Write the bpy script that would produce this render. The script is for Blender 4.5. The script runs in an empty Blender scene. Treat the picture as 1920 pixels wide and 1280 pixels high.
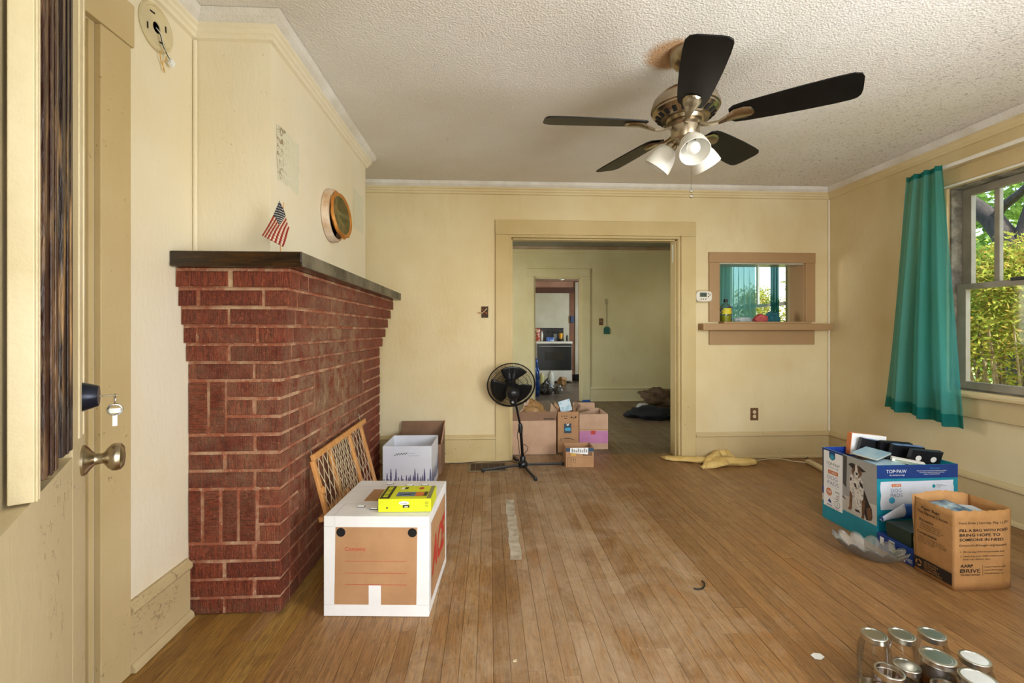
import bpy, bmesh, math, random
from mathutils import Vector, Matrix, noise
random.seed(7)
R = math.radians
SC = bpy.context.scene
COL = SC.collection

# ------------------------------------------------------------------ camera
F, CX, HY, CAMH = 853.333, 960.0, 620.0, 1.2          # focal length in px of a 1920x1280 frame, horizon row, eye height
PSI = R(2.886)
CP, SP = math.cos(PSI), math.sin(PSI)
cam = bpy.data.cameras.new('camera'); camo = bpy.data.objects.new('camera', cam); COL.objects.link(camo)
camo.location = (0, 0, CAMH); camo.rotation_euler = (R(90), 0, -PSI)
cam.sensor_width = 36; cam.lens = 16; cam.shift_y = -(640 - HY) / 1920.0
cam.clip_start = 0.02; cam.clip_end = 200
SC.camera = camo

# ------------------------------------------------------------------ light
SC.view_settings.view_transform = 'Standard'; SC.view_settings.look = 'None'
SC.view_settings.gamma = 1; SC.view_settings.use_curve_mapping = False
SC.view_settings.exposure = 0.26
w = bpy.data.worlds.new('sky'); SC.world = w; w.use_nodes = True
nt = w.node_tree; nt.nodes.clear()
sky = nt.nodes.new('ShaderNodeTexSky'); sky.sky_type = 'NISHITA'; sky.sun_disc = False
sky.sun_elevation = R(51); sky.sun_rotation = R(163); sky.air_density = 1.0; sky.dust_density = 2.0
bg = nt.nodes.new('ShaderNodeBackground'); bg.inputs[1].default_value = 0.75
wo = nt.nodes.new('ShaderNodeOutputWorld')
nt.links.new(sky.outputs[0], bg.inputs[0]); nt.links.new(bg.outputs[0], wo.inputs[0])

def sun(direction, energy, angle, col):
    l = bpy.data.lights.new('sun', 'SUN'); l.energy = energy; l.angle = R(angle); l.color = col
    o = bpy.data.objects.new('sun', l); COL.objects.link(o)
    o.rotation_euler = Vector(direction).to_track_quat('Z', 'Y').to_euler(); o.location = (6, -6, 9)
sun((.20, -.62, .76), 9.0, .6, (1, .95, .86))

def area(name, loc, facing, sx, sy, energy, col):
    l = bpy.data.lights.new(name, 'AREA'); l.shape = 'RECTANGLE'; l.size = sx; l.size_y = sy
    l.energy = energy; l.color = col
    o = bpy.data.objects.new(name, l); COL.objects.link(o); o.location = loc
    o.rotation_euler = Vector(facing).to_track_quat('-Z', 'Z').to_euler()
# daylight entering openings out of this view, plus an added middle-room fill
area('front_door_daylight', (.08, -.55, 1.15), (0, 1, .25), .85, 1.9, 20, (1, .97, .93))
area('front_window_daylight', (1.95, .02, 1.45), (-.85, 1, .62), 1.55, 1.35, 76, (.98, .98, 1))
area('middle_room_fill', (-1.36, 5.9, 1.5), (1, 0, 0), 1.0, 1.3, 48, (1, .98, .90))  # added fill lamp, set at an assumed unseen opening in the left wall
area('kitchen_window_daylight', (2.9, 9.2, 1.5), (-1, 0, 0), 1.0, 1.2, 34, (.86, .93, 1))

for nm, y0, y1 in (('window_portal', 2.25, 3.05), ('far_window_portal', 4.80, 6.20)):   # sampling aids: sky light through the two side windows
    area(nm, (3.40, (y0 + y1) / 2, 1.495), (-1, 0, 0), 1.40, y1 - y0, 1, (1, 1, 1)); bpy.data.lights[nm].cycles.is_portal = True
# ------------------------------------------------------------------ helpers
def ray(px, py):
    x = (px - CX) / F
    return Vector((x * CP + SP, CP - x * SP, (HY - py) / F))
def onZ(px, py, z=0.0):
    d = ray(px, py); t = (z - CAMH) / d.z; return Vector((0, 0, CAMH)) + d * t
def onY(px, py, Y):
    d = ray(px, py); return Vector((0, 0, CAMH)) + d * (Y / d.y)
def onX(px, py, X):
    d = ray(px, py); return Vector((0, 0, CAMH)) + d * (X / d.x)

def lin(h):
    h = h.lstrip('#'); o = []
    for i in (0, 2, 4):
        c = int(h[i:i + 2], 16) / 255
        o.append(c / 12.92 if c <= .04045 else ((c + .055) / 1.055) ** 2.4)
    return (*o, 1)
def C(c):
    return lin(c) if isinstance(c, str) else (*c[:3], 1)

ORIG = {}
class MB:
    def __init__(s): s.v = []; s.f = []; s.m = []
    def add(s, vs, fs, mi=0):
        b = len(s.v); s.v += [Vector(p) for p in vs]
        for f in fs: s.f.append([b + i for i in f]); s.m.append(mi)
        return s
    def box(s, x0, x1, y0, y1, z0, z1, mi=0):
        v = [(x, y, z) for z in (z0, z1) for y in (y0, y1) for x in (x0, x1)]
        return s.add(v, [(0, 2, 3, 1), (4, 5, 7, 6), (0, 1, 5, 4), (2, 6, 7, 3), (0, 4, 6, 2), (1, 3, 7, 5)], mi)
    def obox(s, o, u, v, n, a0, a1, b0, b1, c0, c1, mi=0):
        o, u, v, n = map(Vector, (o, u, v, n))
        P = [o + u * a + v * b + n * c for c in (c0, c1) for b in (b0, b1) for a in (a0, a1)]
        return s.add(P, [(0, 2, 3, 1), (4, 5, 7, 6), (0, 1, 5, 4), (2, 6, 7, 3), (0, 4, 6, 2), (1, 3, 7, 5)], mi)
    def beam(s, p, q, wd, th, up=(0, 0, 1), mi=0):
        p, q = Vector(p), Vector(q); n = (q - p).normalized(); u = n.cross(Vector(up))
        if u.length < 1e-4: u = Vector((1, 0, 0))
        u.normalize(); v = u.cross(n)
        return s.obox(p, u, v, n, -wd / 2, wd / 2, -th / 2, th / 2, 0, (q - p).length, mi)
    def tube(s, pts, r, n=8, closed=False, mi=0):
        P = [Vector(p) for p in pts]; k = len(P); rs = r if isinstance(r, (list, tuple)) else [r] * k
        b = len(s.v); prev = None
        for i in range(k):
            t = (P[(i + 1) % k] - P[i - 1]) if closed else (P[min(i + 1, k - 1)] - P[max(i - 1, 0)])
            t.normalize()
            if prev is None:
                u = t.cross(Vector((0, 0, 1)))
                if u.length < 1e-3: u = t.cross(Vector((1, 0, 0)))
            else:
                u = prev - t * prev.dot(t)
            u.normalize(); prev = u; vv = t.cross(u)
            for j in range(n):
                a = 2 * math.pi * j / n
                s.v.append(P[i] + (u * math.cos(a) + vv * math.sin(a)) * rs[i])
        for i in range(k if closed else k - 1):
            for j in range(n):
                i2 = (i + 1) % k
                s.f.append([b + i * n + j, b + i * n + (j + 1) % n, b + i2 * n + (j + 1) % n, b + i2 * n + j]); s.m.append(mi)
        if not closed:
            s.f.append([b + j for j in range(n)][::-1]); s.m.append(mi)
            s.f.append([b + (k - 1) * n + j for j in range(n)]); s.m.append(mi)
        return s
    def lathe(s, prof, n=24, T=None, mi=0, cap=True):
        T = T or Matrix(); b = len(s.v); k = len(prof)
        for r, z in prof:
            for j in range(n):
                a = 2 * math.pi * j / n
                s.v.append(T @ Vector((r * math.cos(a), r * math.sin(a), z)))
        for i in range(k - 1):
            for j in range(n):
                s.f.append([b + i * n + j, b + i * n + (j + 1) % n, b + (i + 1) * n + (j + 1) % n, b + (i + 1) * n + j]); s.m.append(mi)
        if cap:
            if prof[0][0] > 1e-5: s.f.append([b + j for j in range(n)][::-1]); s.m.append(mi)
            if prof[-1][0] > 1e-5: s.f.append([b + (k - 1) * n + j for j in range(n)]); s.m.append(mi)
        return s
    def grid(s, fn, nu, nv, mi=0):
        b = len(s.v)
        for j in range(nv + 1):
            for i in range(nu + 1): s.v.append(Vector(fn(i / nu, j / nv)))
        for j in range(nv):
            for i in range(nu):
                a = b + j * (nu + 1) + i
                s.f.append([a, a + 1, a + nu + 2, a + nu + 1]); s.m.append(mi)
        return s
    def prism(s, poly, o, u, v, n, h0, h1, mi=0):
        o, u, v, n = map(Vector, (o, u, v, n)); k = len(poly)
        A = [o + u * a + v * b + n * h0 for a, b in poly]; B = [o + u * a + v * b + n * h1 for a, b in poly]
        return s.add(A + B, [list(range(k))[::-1], list(range(k, 2 * k))] + [[i, (i + 1) % k, k + (i + 1) % k, k + i] for i in range(k)], mi)
    def build(s, name, mat, parent=None, loc=None, smooth=False, bevel=0, solid=0, sub=0, ang=40):
        off = Vector((0, 0, 0))
        if parent is not None: off = ORIG.get(parent.name, Vector((0, 0, 0)))
        elif loc is not None: off = Vector(loc)
        me = bpy.data.meshes.new(name)
        me.from_pydata([tuple(p - off) for p in s.v], [], s.f)
        for m in (mat if isinstance(mat, (list, tuple)) else [mat]): me.materials.append(m)
        for p, mi in zip(me.polygons, s.m): p.material_index = mi
        if smooth:
            me.shade_smooth(); me.set_sharp_from_angle(angle=R(ang))
        me.validate(); me.update()
        o = bpy.data.objects.new(name, me); COL.objects.link(o)
        if parent is not None: o.parent = parent; ORIG[o.name] = off
        elif loc is not None: o.location = loc; ORIG[o.name] = off
        if solid:
            m = o.modifiers.new('solid', 'SOLIDIFY'); m.thickness = solid; m.offset = 0
        if sub:
            m = o.modifiers.new('sub', 'SUBSURF'); m.levels = sub; m.render_levels = sub
        if bevel:
            m = o.modifiers.new('bevel', 'BEVEL'); m.width = bevel; m.segments = 2; m.limit_method = 'ANGLE'; m.angle_limit = R(40)
        return o

def tag(o, label=None, cat=None, group=None, kind=None):
    if label: o['label'] = label
    if cat: o['category'] = cat
    if group: o['group'] = group
    if kind: o['kind'] = kind
    return o
def thing(name, label, cat, loc=(0, 0, 0), rz=0, group=None, kind=None, local=False):
    o = bpy.data.objects.new(name, None); COL.objects.link(o); o.empty_display_size = .05
    o.location = loc; o.rotation_euler = (0, 0, rz)
    ORIG[o.name] = Vector((0, 0, 0)) if local else Vector(loc)
    return tag(o, label, cat, group, kind)
def copy_tree(o, parent=None):
    c = o.copy(); COL.objects.link(c); c.parent = parent; ORIG[c.name] = ORIG.get(o.name, Vector())
    for ch in list(o.children): copy_tree(ch, c)
    return c

def P2(name, mat, parent, fr, polys, off=.0006):
    """flat print: polygons (a, b) on the face frame (origin, u, v)"""
    o, u, v = map(Vector, fr); n = u.cross(v).normalized(); m = MB()
    for p in polys:
        m.add([o + u * a + v * b + n * off for a, b in p], [list(range(len(p)))])
    return m.build(name, mat, parent)
def rect(a0, a1, b0, b1): return [(a0, b0), (a1, b0), (a1, b1), (a0, b1)]
def circ(a, b, r, n=20, ry=None): return [(a + r * math.cos(2 * math.pi * i / n), b + (ry or r) * math.sin(2 * math.pi * i / n)) for i in range(n)]
def TX(body, mat, parent, fr, a, b, h, wd=None, align='L', off=.0009, name='printed_lettering', bold=0, shear=0, slant=0):
    """printed lettering, cap height h, left (or centre) at a, baseline b"""
    cu = bpy.data.curves.new('t', 'FONT'); cu.body = body; cu.size = 1; cu.fill_mode = 'FRONT'
    cu.resolution_u = 3; cu.shear = shear; cu.offset = bold
    to = bpy.data.objects.new('t', cu); COL.objects.link(to)
    dg = bpy.context.evaluated_depsgraph_get(); me = bpy.data.meshes.new_from_object(to.evaluated_get(dg))
    bpy.data.objects.remove(to); bpy.data.curves.remove(cu)
    if not me.vertices: return None
    xs = [p.co.x for p in me.vertices]; x0, x1 = min(xs), max(xs)
    sy = h / .70; sx = (wd / (x1 - x0)) if wd else sy * .95
    o, u, v = map(Vector, fr); n = u.cross(v).normalized(); off0 = ORIG.get(parent.name, Vector())
    sh = -(x1 - x0) * sx / 2 if align == 'C' else 0
    for p in me.vertices:
        aa = a + sh + (p.co.x - x0) * sx
        p.co = o + u * aa + v * (b + p.co.y * sy + slant * (aa - a)) + n * off - off0
    me.materials.clear(); me.materials.append(mat); me.name = name
    ob = bpy.data.objects.new(name, me); COL.objects.link(ob); ob.parent = parent; ORIG[ob.name] = off0
    return ob

# ------------------------------------------------------------------ materials
def newmat(name):
    m = bpy.data.materials.new(name); m.use_nodes = True
    t = m.node_tree; b = t.nodes['Principled BSDF']; return m, t, b
class N:
    def __init__(s, t): s.t = t
    def node(s, ty, **kw):
        n = s.t.nodes.new(ty)
        for k, v in kw.items(): setattr(n, k, v)
        return n
    def link(s, a, b): s.t.links.new(a, b)
    def coord(s, kind='Object', scale=(1, 1, 1), rot=(0, 0, 0)):
        if kind == 'World': o = s.node('ShaderNodeNewGeometry').outputs['Position']
        else: o = s.node('ShaderNodeTexCoord').outputs[kind]
        mp = s.node('ShaderNodeMapping'); mp.inputs['Scale'].default_value = scale; mp.inputs['Rotation'].default_value = rot
        s.link(o, mp.inputs[0]); return mp.outputs[0]
    def noise(s, vec, scale, detail=4, rough=.6, dist=0):
        n = s.node('ShaderNodeTexNoise'); n.inputs['Scale'].default_value = scale; n.inputs['Detail'].default_value = detail
        n.inputs['Roughness'].default_value = rough; n.inputs['Distortion'].default_value = dist
        s.link(vec, n.inputs['Vector']); return n.outputs['Fac']
    def ramp(s, fac, stops):
        r = s.node('ShaderNodeValToRGB'); e = r.color_ramp.elements
        while len(e) < len(stops): e.new(.5)
        for el, (p, c) in zip(e, stops): el.position = p; el.color = C(c) if not isinstance(c, (int, float)) else (c, c, c, 1)
        s.link(fac, r.inputs[0]); return r.outputs[0]
    def mix(s, fac, a, b, mode='MIX'):
        m = s.node('ShaderNodeMix', data_type='RGBA', blend_type=mode)
        for k, x in ((0, fac), (6, a), (7, b)):
            if isinstance(x, (int, float)): m.inputs[k].default_value = x
            elif isinstance(x, (tuple, str)): m.inputs[k].default_value = C(x)
            else: s.link(x, m.inputs[k])
        return m.outputs[2]
    def math(s, op, a, b=None, c=None):
        m = s.node('ShaderNodeMath', operation=op)
        for k, x in enumerate((a, b, c)):
            if x is None: continue
            if isinstance(x, (int, float)): m.inputs[k].default_value = x
            else: s.link(x, m.inputs[k])
        return m.outputs[0]
    def bump(s, h, strength, dist=.01):
        b = s.node('ShaderNodeBump'); b.inputs['Strength'].default_value = strength; b.inputs['Distance'].default_value = dist
        s.link(h, b.inputs['Height']); return b.outputs[0]

def M(name, col, rough=.6, metal=0, col2=None, vs=6, stretch=(1, 1, 1), bump=0, bs=80, spec=.5, coord='Object', lo=.35, hi=.65, coat=0):
    m, t, b = newmat(name); n = N(t)
    b.inputs['Roughness'].default_value = rough; b.inputs['Metallic'].default_value = metal
    b.inputs['Specular IOR Level'].default_value = spec; b.inputs['Coat Weight'].default_value = coat
    vec = n.coord(coord, stretch)
    c2 = col2 if col2 else tuple(x * .82 for x in C(col)[:3])
    n.link(n.ramp(n.noise(vec, vs), [(lo, col), (hi, c2)]), b.inputs['Base Color'])
    if bump:
        n.link(n.bump(n.noise(vec, bs, 3), bump), b.inputs['Normal'])
    return m

def paint(name, col, stain, dark, amount=.5, bump=.25, rough=.55, spots=.62):
    """old brushed wall paint: broad yellowing, scuffs and small chips, all with their own shape"""
    m, t, b = newmat(name); n = N(t); b.inputs['Roughness'].default_value = rough; b.inputs['Specular IOR Level'].default_value = .35
    vec = n.coord('World')
    c = n.mix(n.ramp(n.noise(vec, 1.1, 3), [(.35, 0), (.7, amount)]), col, stain)
    sc = n.coord('World', (3, 3, .8))
    c = n.mix(n.ramp(n.noise(sc, 1.7, 5, .7), [(.55, 0), (.8, amount * .7)]), c, stain)
    k = n.math('MULTIPLY', n.ramp(n.noise(vec, 34, 3, .7, 1.5), [(spots + .06, 0), (spots + .12, 1)]), n.ramp(n.noise(vec, 2.3, 2), [(.52, 0), (.66, .8)]))
    c = n.mix(k, c, dark)
    n.link(c, b.inputs['Base Color'])
    h = n.math('ADD', n.noise(n.coord('World', (1, 1, .35)), 55, 3), n.math('MULTIPLY', n.noise(vec, 9, 3), .8))
    n.link(n.bump(h, bump, .006), b.inputs['Normal'])
    return m

WALL = paint('cream_wall_paint', '#EAE1CB', '#DECFA9', '#6b5630', .7)
WALLB = paint('yellowed_wall_paint', '#DED0A8', '#CDB480', '#6b5630', .75)
WALLG = paint('pale_green_cream_paint', '#D4CBA2', '#C2B480', '#5c5230', .8)
TAN = paint('tan_trim_paint', '#CCB88C', '#B59C69', '#4a3a24', .7, .15, .45, .58)
TANY = paint('yellow_tan_trim_paint', '#CDB988', '#B59C63', '#4a3a24', .7, .15, .45, .58)
KRAFTP = paint('brown_paint', '#A98963', '#97764c', '#4a3a24', .5, .1, .5)
DOORP = paint('worn_door_paint', '#CDBD98', '#B8A67C', '#5b4025', .6, .2, .5, .53)

def ceiling_mat():
    m, t, b = newmat('textured_ceiling'); n = N(t); b.inputs['Roughness'].default_value = .9; b.inputs['Specular IOR Level'].default_value = .2
    vec = n.coord('World')
    c = n.mix(n.ramp(n.noise(vec, .8, 3), [(.35, 0), (.7, 1)]), '#E6E3DC', '#D9D2C4')
    sep = n.node('ShaderNodeSeparateXYZ'); n.link(vec, sep.inputs[0])
    reg = n.ramp(n.math('ADD', n.math('MULTIPLY', sep.outputs[0], .28), n.math('MULTIPLY', n.noise(vec, 1.4, 3), .5)), [(.55, 0), (1.0, 1)])
    spk = n.ramp(n.noise(vec, 62, 3, .75, .6), [(.56, 0), (.68, 1)])
    c = n.mix(n.math('MULTIPLY', spk, n.math('MULTIPLY', reg, .75)), c, '#5d5540')
    sp2 = n.ramp(n.noise(vec, 26, 2, .7, 2), [(.70, 0), (.76, .6)])
    c = n.mix(sp2, c, '#7d735e')
    # rusty ring left by an older fixture round the fan canopy
    d = n.node('ShaderNodeVectorMath', operation='DISTANCE'); n.link(vec, d.inputs[0]); d.inputs[1].default_value = (.90, 2.20, 2.557)
    dd = n.math('ADD', d.outputs['Value'], n.math('MULTIPLY', n.noise(vec, 14, 3), .06))
    c = n.mix(n.ramp(dd, [(.13, .85), (.175, .0)]), c, '#B98A56')
    n.link(c, b.inputs['Base Color'])
    v = n.node('ShaderNodeTexVoronoi'); v.inputs['Scale'].default_value = 110; n.link(vec, v.inputs['Vector'])
    h = n.math('ADD', n.noise(vec, 70, 4, .7), n.math('MULTIPLY', v.outputs['Distance'], .8))
    n.link(n.bump(h, .5, .007), b.inputs['Normal'])
    return m
CEIL = ceiling_mat()
COVE = M('cove_plaster', '#E6E3DC', .85, col2='#D4CDBE', vs=4, bump=.5, bs=90, coord='World')
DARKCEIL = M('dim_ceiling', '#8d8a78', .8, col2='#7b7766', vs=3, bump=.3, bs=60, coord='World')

def floor_mat(name, base, dark, light, grey, wear=1.0):
    m, t, b = newmat(name); n = N(t); b.inputs['Specular IOR Level'].default_value = .45
    vec = n.coord('World'); oi = n.node('ShaderNodeObjectInfo')
    add = n.node('ShaderNodeVectorMath', operation='ADD'); n.link(vec, add.inputs[0])
    cmb = n.node('ShaderNodeCombineXYZ'); n.link(n.math('MULTIPLY', oi.outputs['Random'], 37), cmb.inputs[2]); n.link(n.math('MULTIPLY', oi.outputs['Random'], 11), cmb.inputs[1])
    n.link(cmb.outputs[0], add.inputs[1])
    mp = n.node('ShaderNodeMapping'); mp.inputs['Scale'].default_value = (1, .07, 1); n.link(add.outputs[0], mp.inputs[0])
    grain = n.noise(mp.outputs[0], 130, 5, .65, 1.2); fig = n.noise(mp.outputs[0], 28, 3, .6, 3)
    tone = n.ramp(oi.outputs['Random'], [(0, dark), (.45, base), (.8, base), (1, light)])
    c = n.mix(n.ramp(fig, [(.4, 0), (.7, .55)]), tone, dark)
    c = n.mix(n.ramp(grain, [(.42, 0), (.66, .75)]), c, '#5a4026')
    # worn, greyed traffic path, bare orange spots and dark dirt, broken up along the grain
    sep = n.node('ShaderNodeSeparateXYZ'); n.link(vec, sep.inputs[0])
    path = n.math('SUBTRACT', 1.0, n.math('MULTIPLY', n.math('ABSOLUTE', n.math('SUBTRACT', sep.outputs[0], .45)), .55))
    fine = n.noise(mp.outputs[0], 75, 6, .75, .8); patch = n.noise(vec, 2.6, 8, .72, 1.0)
    mott = n.noise(n.coord('World', (1, .45, 1)), 16, 6, .75, 1.5)
    k = n.math('ADD', n.math('MULTIPLY', oi.outputs['Random'], .16), n.math('MULTIPLY', patch, 1.5)); k = n.math('ADD', k, n.math('ADD', n.math('MULTIPLY', mott, .55), n.math('MULTIPLY', fine, .55)))
    wm = n.ramp(n.math('ADD', n.math('MULTIPLY', path, .25), n.math('MULTIPLY', k, .25)), [(.500, 0), (.575, .42 * wear), (.66, .85 * wear)])
    c = n.mix(wm, c, grey)
    dk = n.ramp(n.math('ADD', n.math('MULTIPLY', n.noise(vec, 3.7, 6, .7, .8), .7), n.math('MULTIPLY', mott, .5)), [(.62, 0), (.80, .75)])
    c = n.mix(dk, c, '#6b4d30')
    om = n.ramp(n.math('ADD', n.math('MULTIPLY', n.noise(n.coord('World', (2.4, .6, 1)), 2.3, 4, .6, .4), .8), n.math('MULTIPLY', fine, .25)), [(.60, 0), (.70, .6 * wear)])
    c = n.mix(om, c, '#9c6a36')
    c = n.mix(n.ramp(n.noise(n.coord('World', (1, .3, 1)), 60, 4, .8), [(.62, 0), (.72, .5 * wear)]), c, '#C6B295')
    n.link(c, b.inputs['Base Color'])
    rr = n.math('ADD', n.math('MULTIPLY', n.noise(vec, 7, 4), .35), n.math('ADD', n.math('MULTIPLY', wm, .12), .26))
    n.link(rr, b.inputs['Roughness'])
    n.link(n.bump(n.math('ADD', grain, n.noise(vec, 45, 3)), .22, .004), b.inputs['Normal'])
    return m
PLANK = floor_mat('worn_oak_boards', '#A07748', '#8C663C', '#AC8656', '#BDA78A')
PLANK2 = floor_mat('dull_oak_boards', '#7b6a52', '#66563f', '#86755b', '#8c8271', .7)
PLANKL = floor_mat('varnished_oak_boards', '#A8803F', '#936B34', '#B28E4C', '#A88A56', .3)
SUBF = M('dark_subfloor', '#5c4830', .9)

def brick_mat(name, axis):
    m, t, b = newmat(name); n = N(t); b.inputs['Roughness'].default_value = .62; b.inputs['Specular IOR Level'].default_value = .35
    vec = n.coord('World'); oi = n.node('ShaderNodeObjectInfo')
    sep = n.node('ShaderNodeSeparateXYZ'); n.link(vec, sep.inputs[0])
    u = n.math('ADD', sep.outputs[0], sep.outputs[1]) if axis == 'v' else sep.outputs[2]
    cmb = n.node('ShaderNodeCombineXYZ'); n.link(u, cmb.inputs[0])
    st = (230, 20, 20) if axis == 'v' else (230, 26, 26)
    mp = n.node('ShaderNodeMapping')
    if axis == 'v': mp.inputs['Scale'].default_value = (1, 1, .10)
    else: mp.inputs['Scale'].default_value = (.10, .10, 1)
    add = n.node('ShaderNodeVectorMath', operation='ADD'); n.link(vec, add.inputs[0])
    cm2 = n.node('ShaderNodeCombineXYZ'); n.link(n.math('MULTIPLY', oi.outputs['Random'], 9), cm2.inputs[0]); n.link(cm2.outputs[0], add.inputs[1])
    n.link(add.outputs[0], mp.inputs[0])
    comb = n.noise(mp.outputs[0], 190, 3, .7, .3)
    base = n.ramp(oi.outputs['Random'], [(0, '#78301d'), (.5, '#863a23'), (1, '#94452b')])
    c = n.mix(n.ramp(comb, [(.42, 0), (.62, .8)]), base, '#4a1f10')
    c = n.mix(n.ramp(n.noise(vec, 60, 4, .75), [(.54, 0), (.68, .6)]), c, '#aa5f3c')
    # pale dust and old mortar smears, strongest on the bricked-up opening
    cx = n.node('ShaderNodeVectorMath', operation='DISTANCE'); n.link(vec, cx.inputs[0]); cx.inputs[1].default_value = (-.88, 2.62, .80)
    g = n.ramp(cx.outputs['Value'], [(.22, 1), (.95, 0)])
    dust = n.math('MULTIPLY', n.ramp(n.noise(vec, 9, 6, .75), [(.38, 0), (.68, 1)]), g)
    c = n.mix(n.math('MULTIPLY', dust, .9), c, '#b09472')
    low = n.ramp(sep.outputs[2], [(.0, .65), (.13, 0)])
    c = n.mix(n.math('MULTIPLY', low, n.ramp(n.noise(vec, 22, 4), [(.35, 0), (.7, 1)])), c, '#7a6048')
    c = n.mix(n.ramp(n.noise(vec, 27, 5, .8, 1), [(.66, 0), (.74, .55)]), c, '#c9a98a')
    n.link(c, b.inputs['Base Color'])
    h = n.math('ADD', n.math('MULTIPLY', comb, 1.3), n.noise(vec, 120, 3))
    n.link(n.bump(h, 1.0, .009), b.inputs['Normal'])
    return m
BRICKV = brick_mat('combed_red_brick', 'v'); BRICKH = brick_mat('combed_red_brick_upright', 'h')
def mortar_mat():
    m, t, b = newmat('red_painted_mortar'); n = N(t); b.inputs['Roughness'].default_value = .8
    vec = n.coord('World')
    c = n.mix(n.ramp(n.noise(vec, 7, 5, .7), [(.45, 0), (.70, 1)]), '#9a573c', '#c6a684')
    c = n.mix(n.ramp(n.noise(vec, 38, 4, .8), [(.55, 0), (.7, .8)]), c, '#cbb291')
    n.link(c, b.inputs['Base Color']); n.link(n.bump(n.noise(vec, 90, 4), .7, .006), b.inputs['Normal']); return m
MORTAR = mortar_mat()
MANTEL = M('dark_varnished_wood', '#40270f', .25, col2='#160d07', vs=3, stretch=(2, 2, 14), bump=.25, bs=20, coord='World', spec=.6)
MANTEL2 = M('dusty_dark_wood', '#726a56', .55, col2='#3a3428', vs=7, bump=.3, bs=40, coord='World')

NICKEL = M('brushed_nickel', '#B7AC98', .28, 1, col2='#A0927a', vs=3)
BRASSY = M('warm_nickel', '#b3a690', .27, 1, col2='#9a8c74', vs=3)
DKMETAL = M('dark_metal', '#2b2a28', .45, .6)
CHROME = M('bright_steel', '#cfd0cf', .18, 1, col2='#b9babb')
BLADE = M('black_fan_blade', '#060606', .4, col2='#0e0d0c', vs=5, stretch=(3, 3, 3), spec=.25)
BLACKP = M('black_plastic', '#0c0d0f', .35, col2='#15171a')
WHITEP = M('white_plastic', '#e6e3d8', .4, col2='#dad6c8')
IVORY = M('ivory_plastic', '#d8c9a0', .45)
BROWNP = M('brown_plastic', '#6a4526', .4)
KRAFT = M('cardboard', '#B48A60', .8, col2='#A67C54', vs=5, bump=.1, bs=40)
KRAFTL = M('pale_cardboard', '#C4A284', .8, col2='#B69376', vs=5, bump=.1, bs=40)
KRAFTD = M('grey_brown_cardboard', '#8b6a50', .8, col2='#7b5c44', vs=5, bump=.1, bs=40)
PAPER = M('white_coated_board', '#ECEBE8', .55, col2='#E2E1DD', vs=5)
WHITE = M('white_print', '#f0f0ec', .6, col2='#e9e9e4')
INK = M('black_ink', '#1c1714', .7); RED = M('red_ink', '#c23a2c', .6); NAVY = M('navy_print', '#123a7c', .45, col2='#103472')
TEAL = M('teal_print', '#148a9a', .45, col2='#107f90'); ORANGE = M('orange_print', '#d2742e', .5); LBLUE = M('light_blue_print', '#3fa3c8', .5)
HOLE = M('dark_hole', '#0d0b09', .9)
PINE = M('pine_wood', '#D49A58', .5, col2='#BE8244', vs=5, stretch=(8, 8, 1.2), bump=.1, bs=30)
MESHW = M('cream_plastic_mesh', '#D9C6A0', .5)
LIME = M('lime_print', '#d6dc1e', .45, col2='#cfd51a'); OLIVE = M('olive_black_print', '#33341a', .5)
GREYC = M('grey_print', '#9a9a96', .6); LILAC = M('lavender_print', '#5d5680', .6, col2='#474470'); SAGE = M('dark_green_print', '#464a3c', .6)
PINK = M('magenta_print', '#C47FA8', .6); TAPE = M('yellow_tape', '#d9a94a', .4)
DKGREEN = M('dark_green_board', '#16301f', .5, col2='#12281a')
BLUEC = M('blue_box_print', '#1b3f8c', .45)
WOODB = M('brown_trim_wood', '#8a5326', .5, col2='#6e3f1b', vs=4, stretch=(6, 6, 1))

def glass(name, tint=(1, 1, 1), gl=.08, rough=.02, milk=0, fk=.6):
    m = bpy.data.materials.new(name); m.use_nodes = True; t = m.node_tree; t.nodes.clear(); n = N(t)
    o = n.node('ShaderNodeOutputMaterial'); tr = n.node('ShaderNodeBsdfTransparent'); g = n.node('ShaderNodeBsdfGlossy')
    tr.inputs[0].default_value = (*tint, 1); g.inputs['Roughness'].default_value = rough
    fr = n.node('ShaderNodeFresnel'); fr.inputs[0].default_value = 1.45
    fac = n.math('ADD', n.math('MULTIPLY', fr.outputs[0], fk), gl * .3)
    mx = n.node('ShaderNodeMixShader'); n.link(fac, mx.inputs[0]); n.link(tr.outputs[0], mx.inputs[1]); n.link(g.outputs[0], mx.inputs[2])
    if milk:
        df = n.node('ShaderNodeBsdfDiffuse'); df.inputs[0].default_value = (.85, .85, .78, 1); m2 = n.node('ShaderNodeMixShader'); m2.inputs[0].default_value = milk
        n.link(mx.outputs[0], m2.inputs[1]); n.link(df.outputs[0], m2.inputs[2]); n.link(m2.outputs[0], o.inputs[0])
    else: n.link(mx.outputs[0], o.inputs[0])
    return m
PANE = glass('window_glass', (.97, .98, .97), .01, .02, 0, .06)
JARG = glass('clear_jar_glass', (.98, .99, .98), .02, .03)
DISHG = glass('pressed_glass', (.97, .965, .94), .25, .10, .10, .9)
PETG = glass('clear_bottle', (.9, .93, .92), .3, .08)

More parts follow.
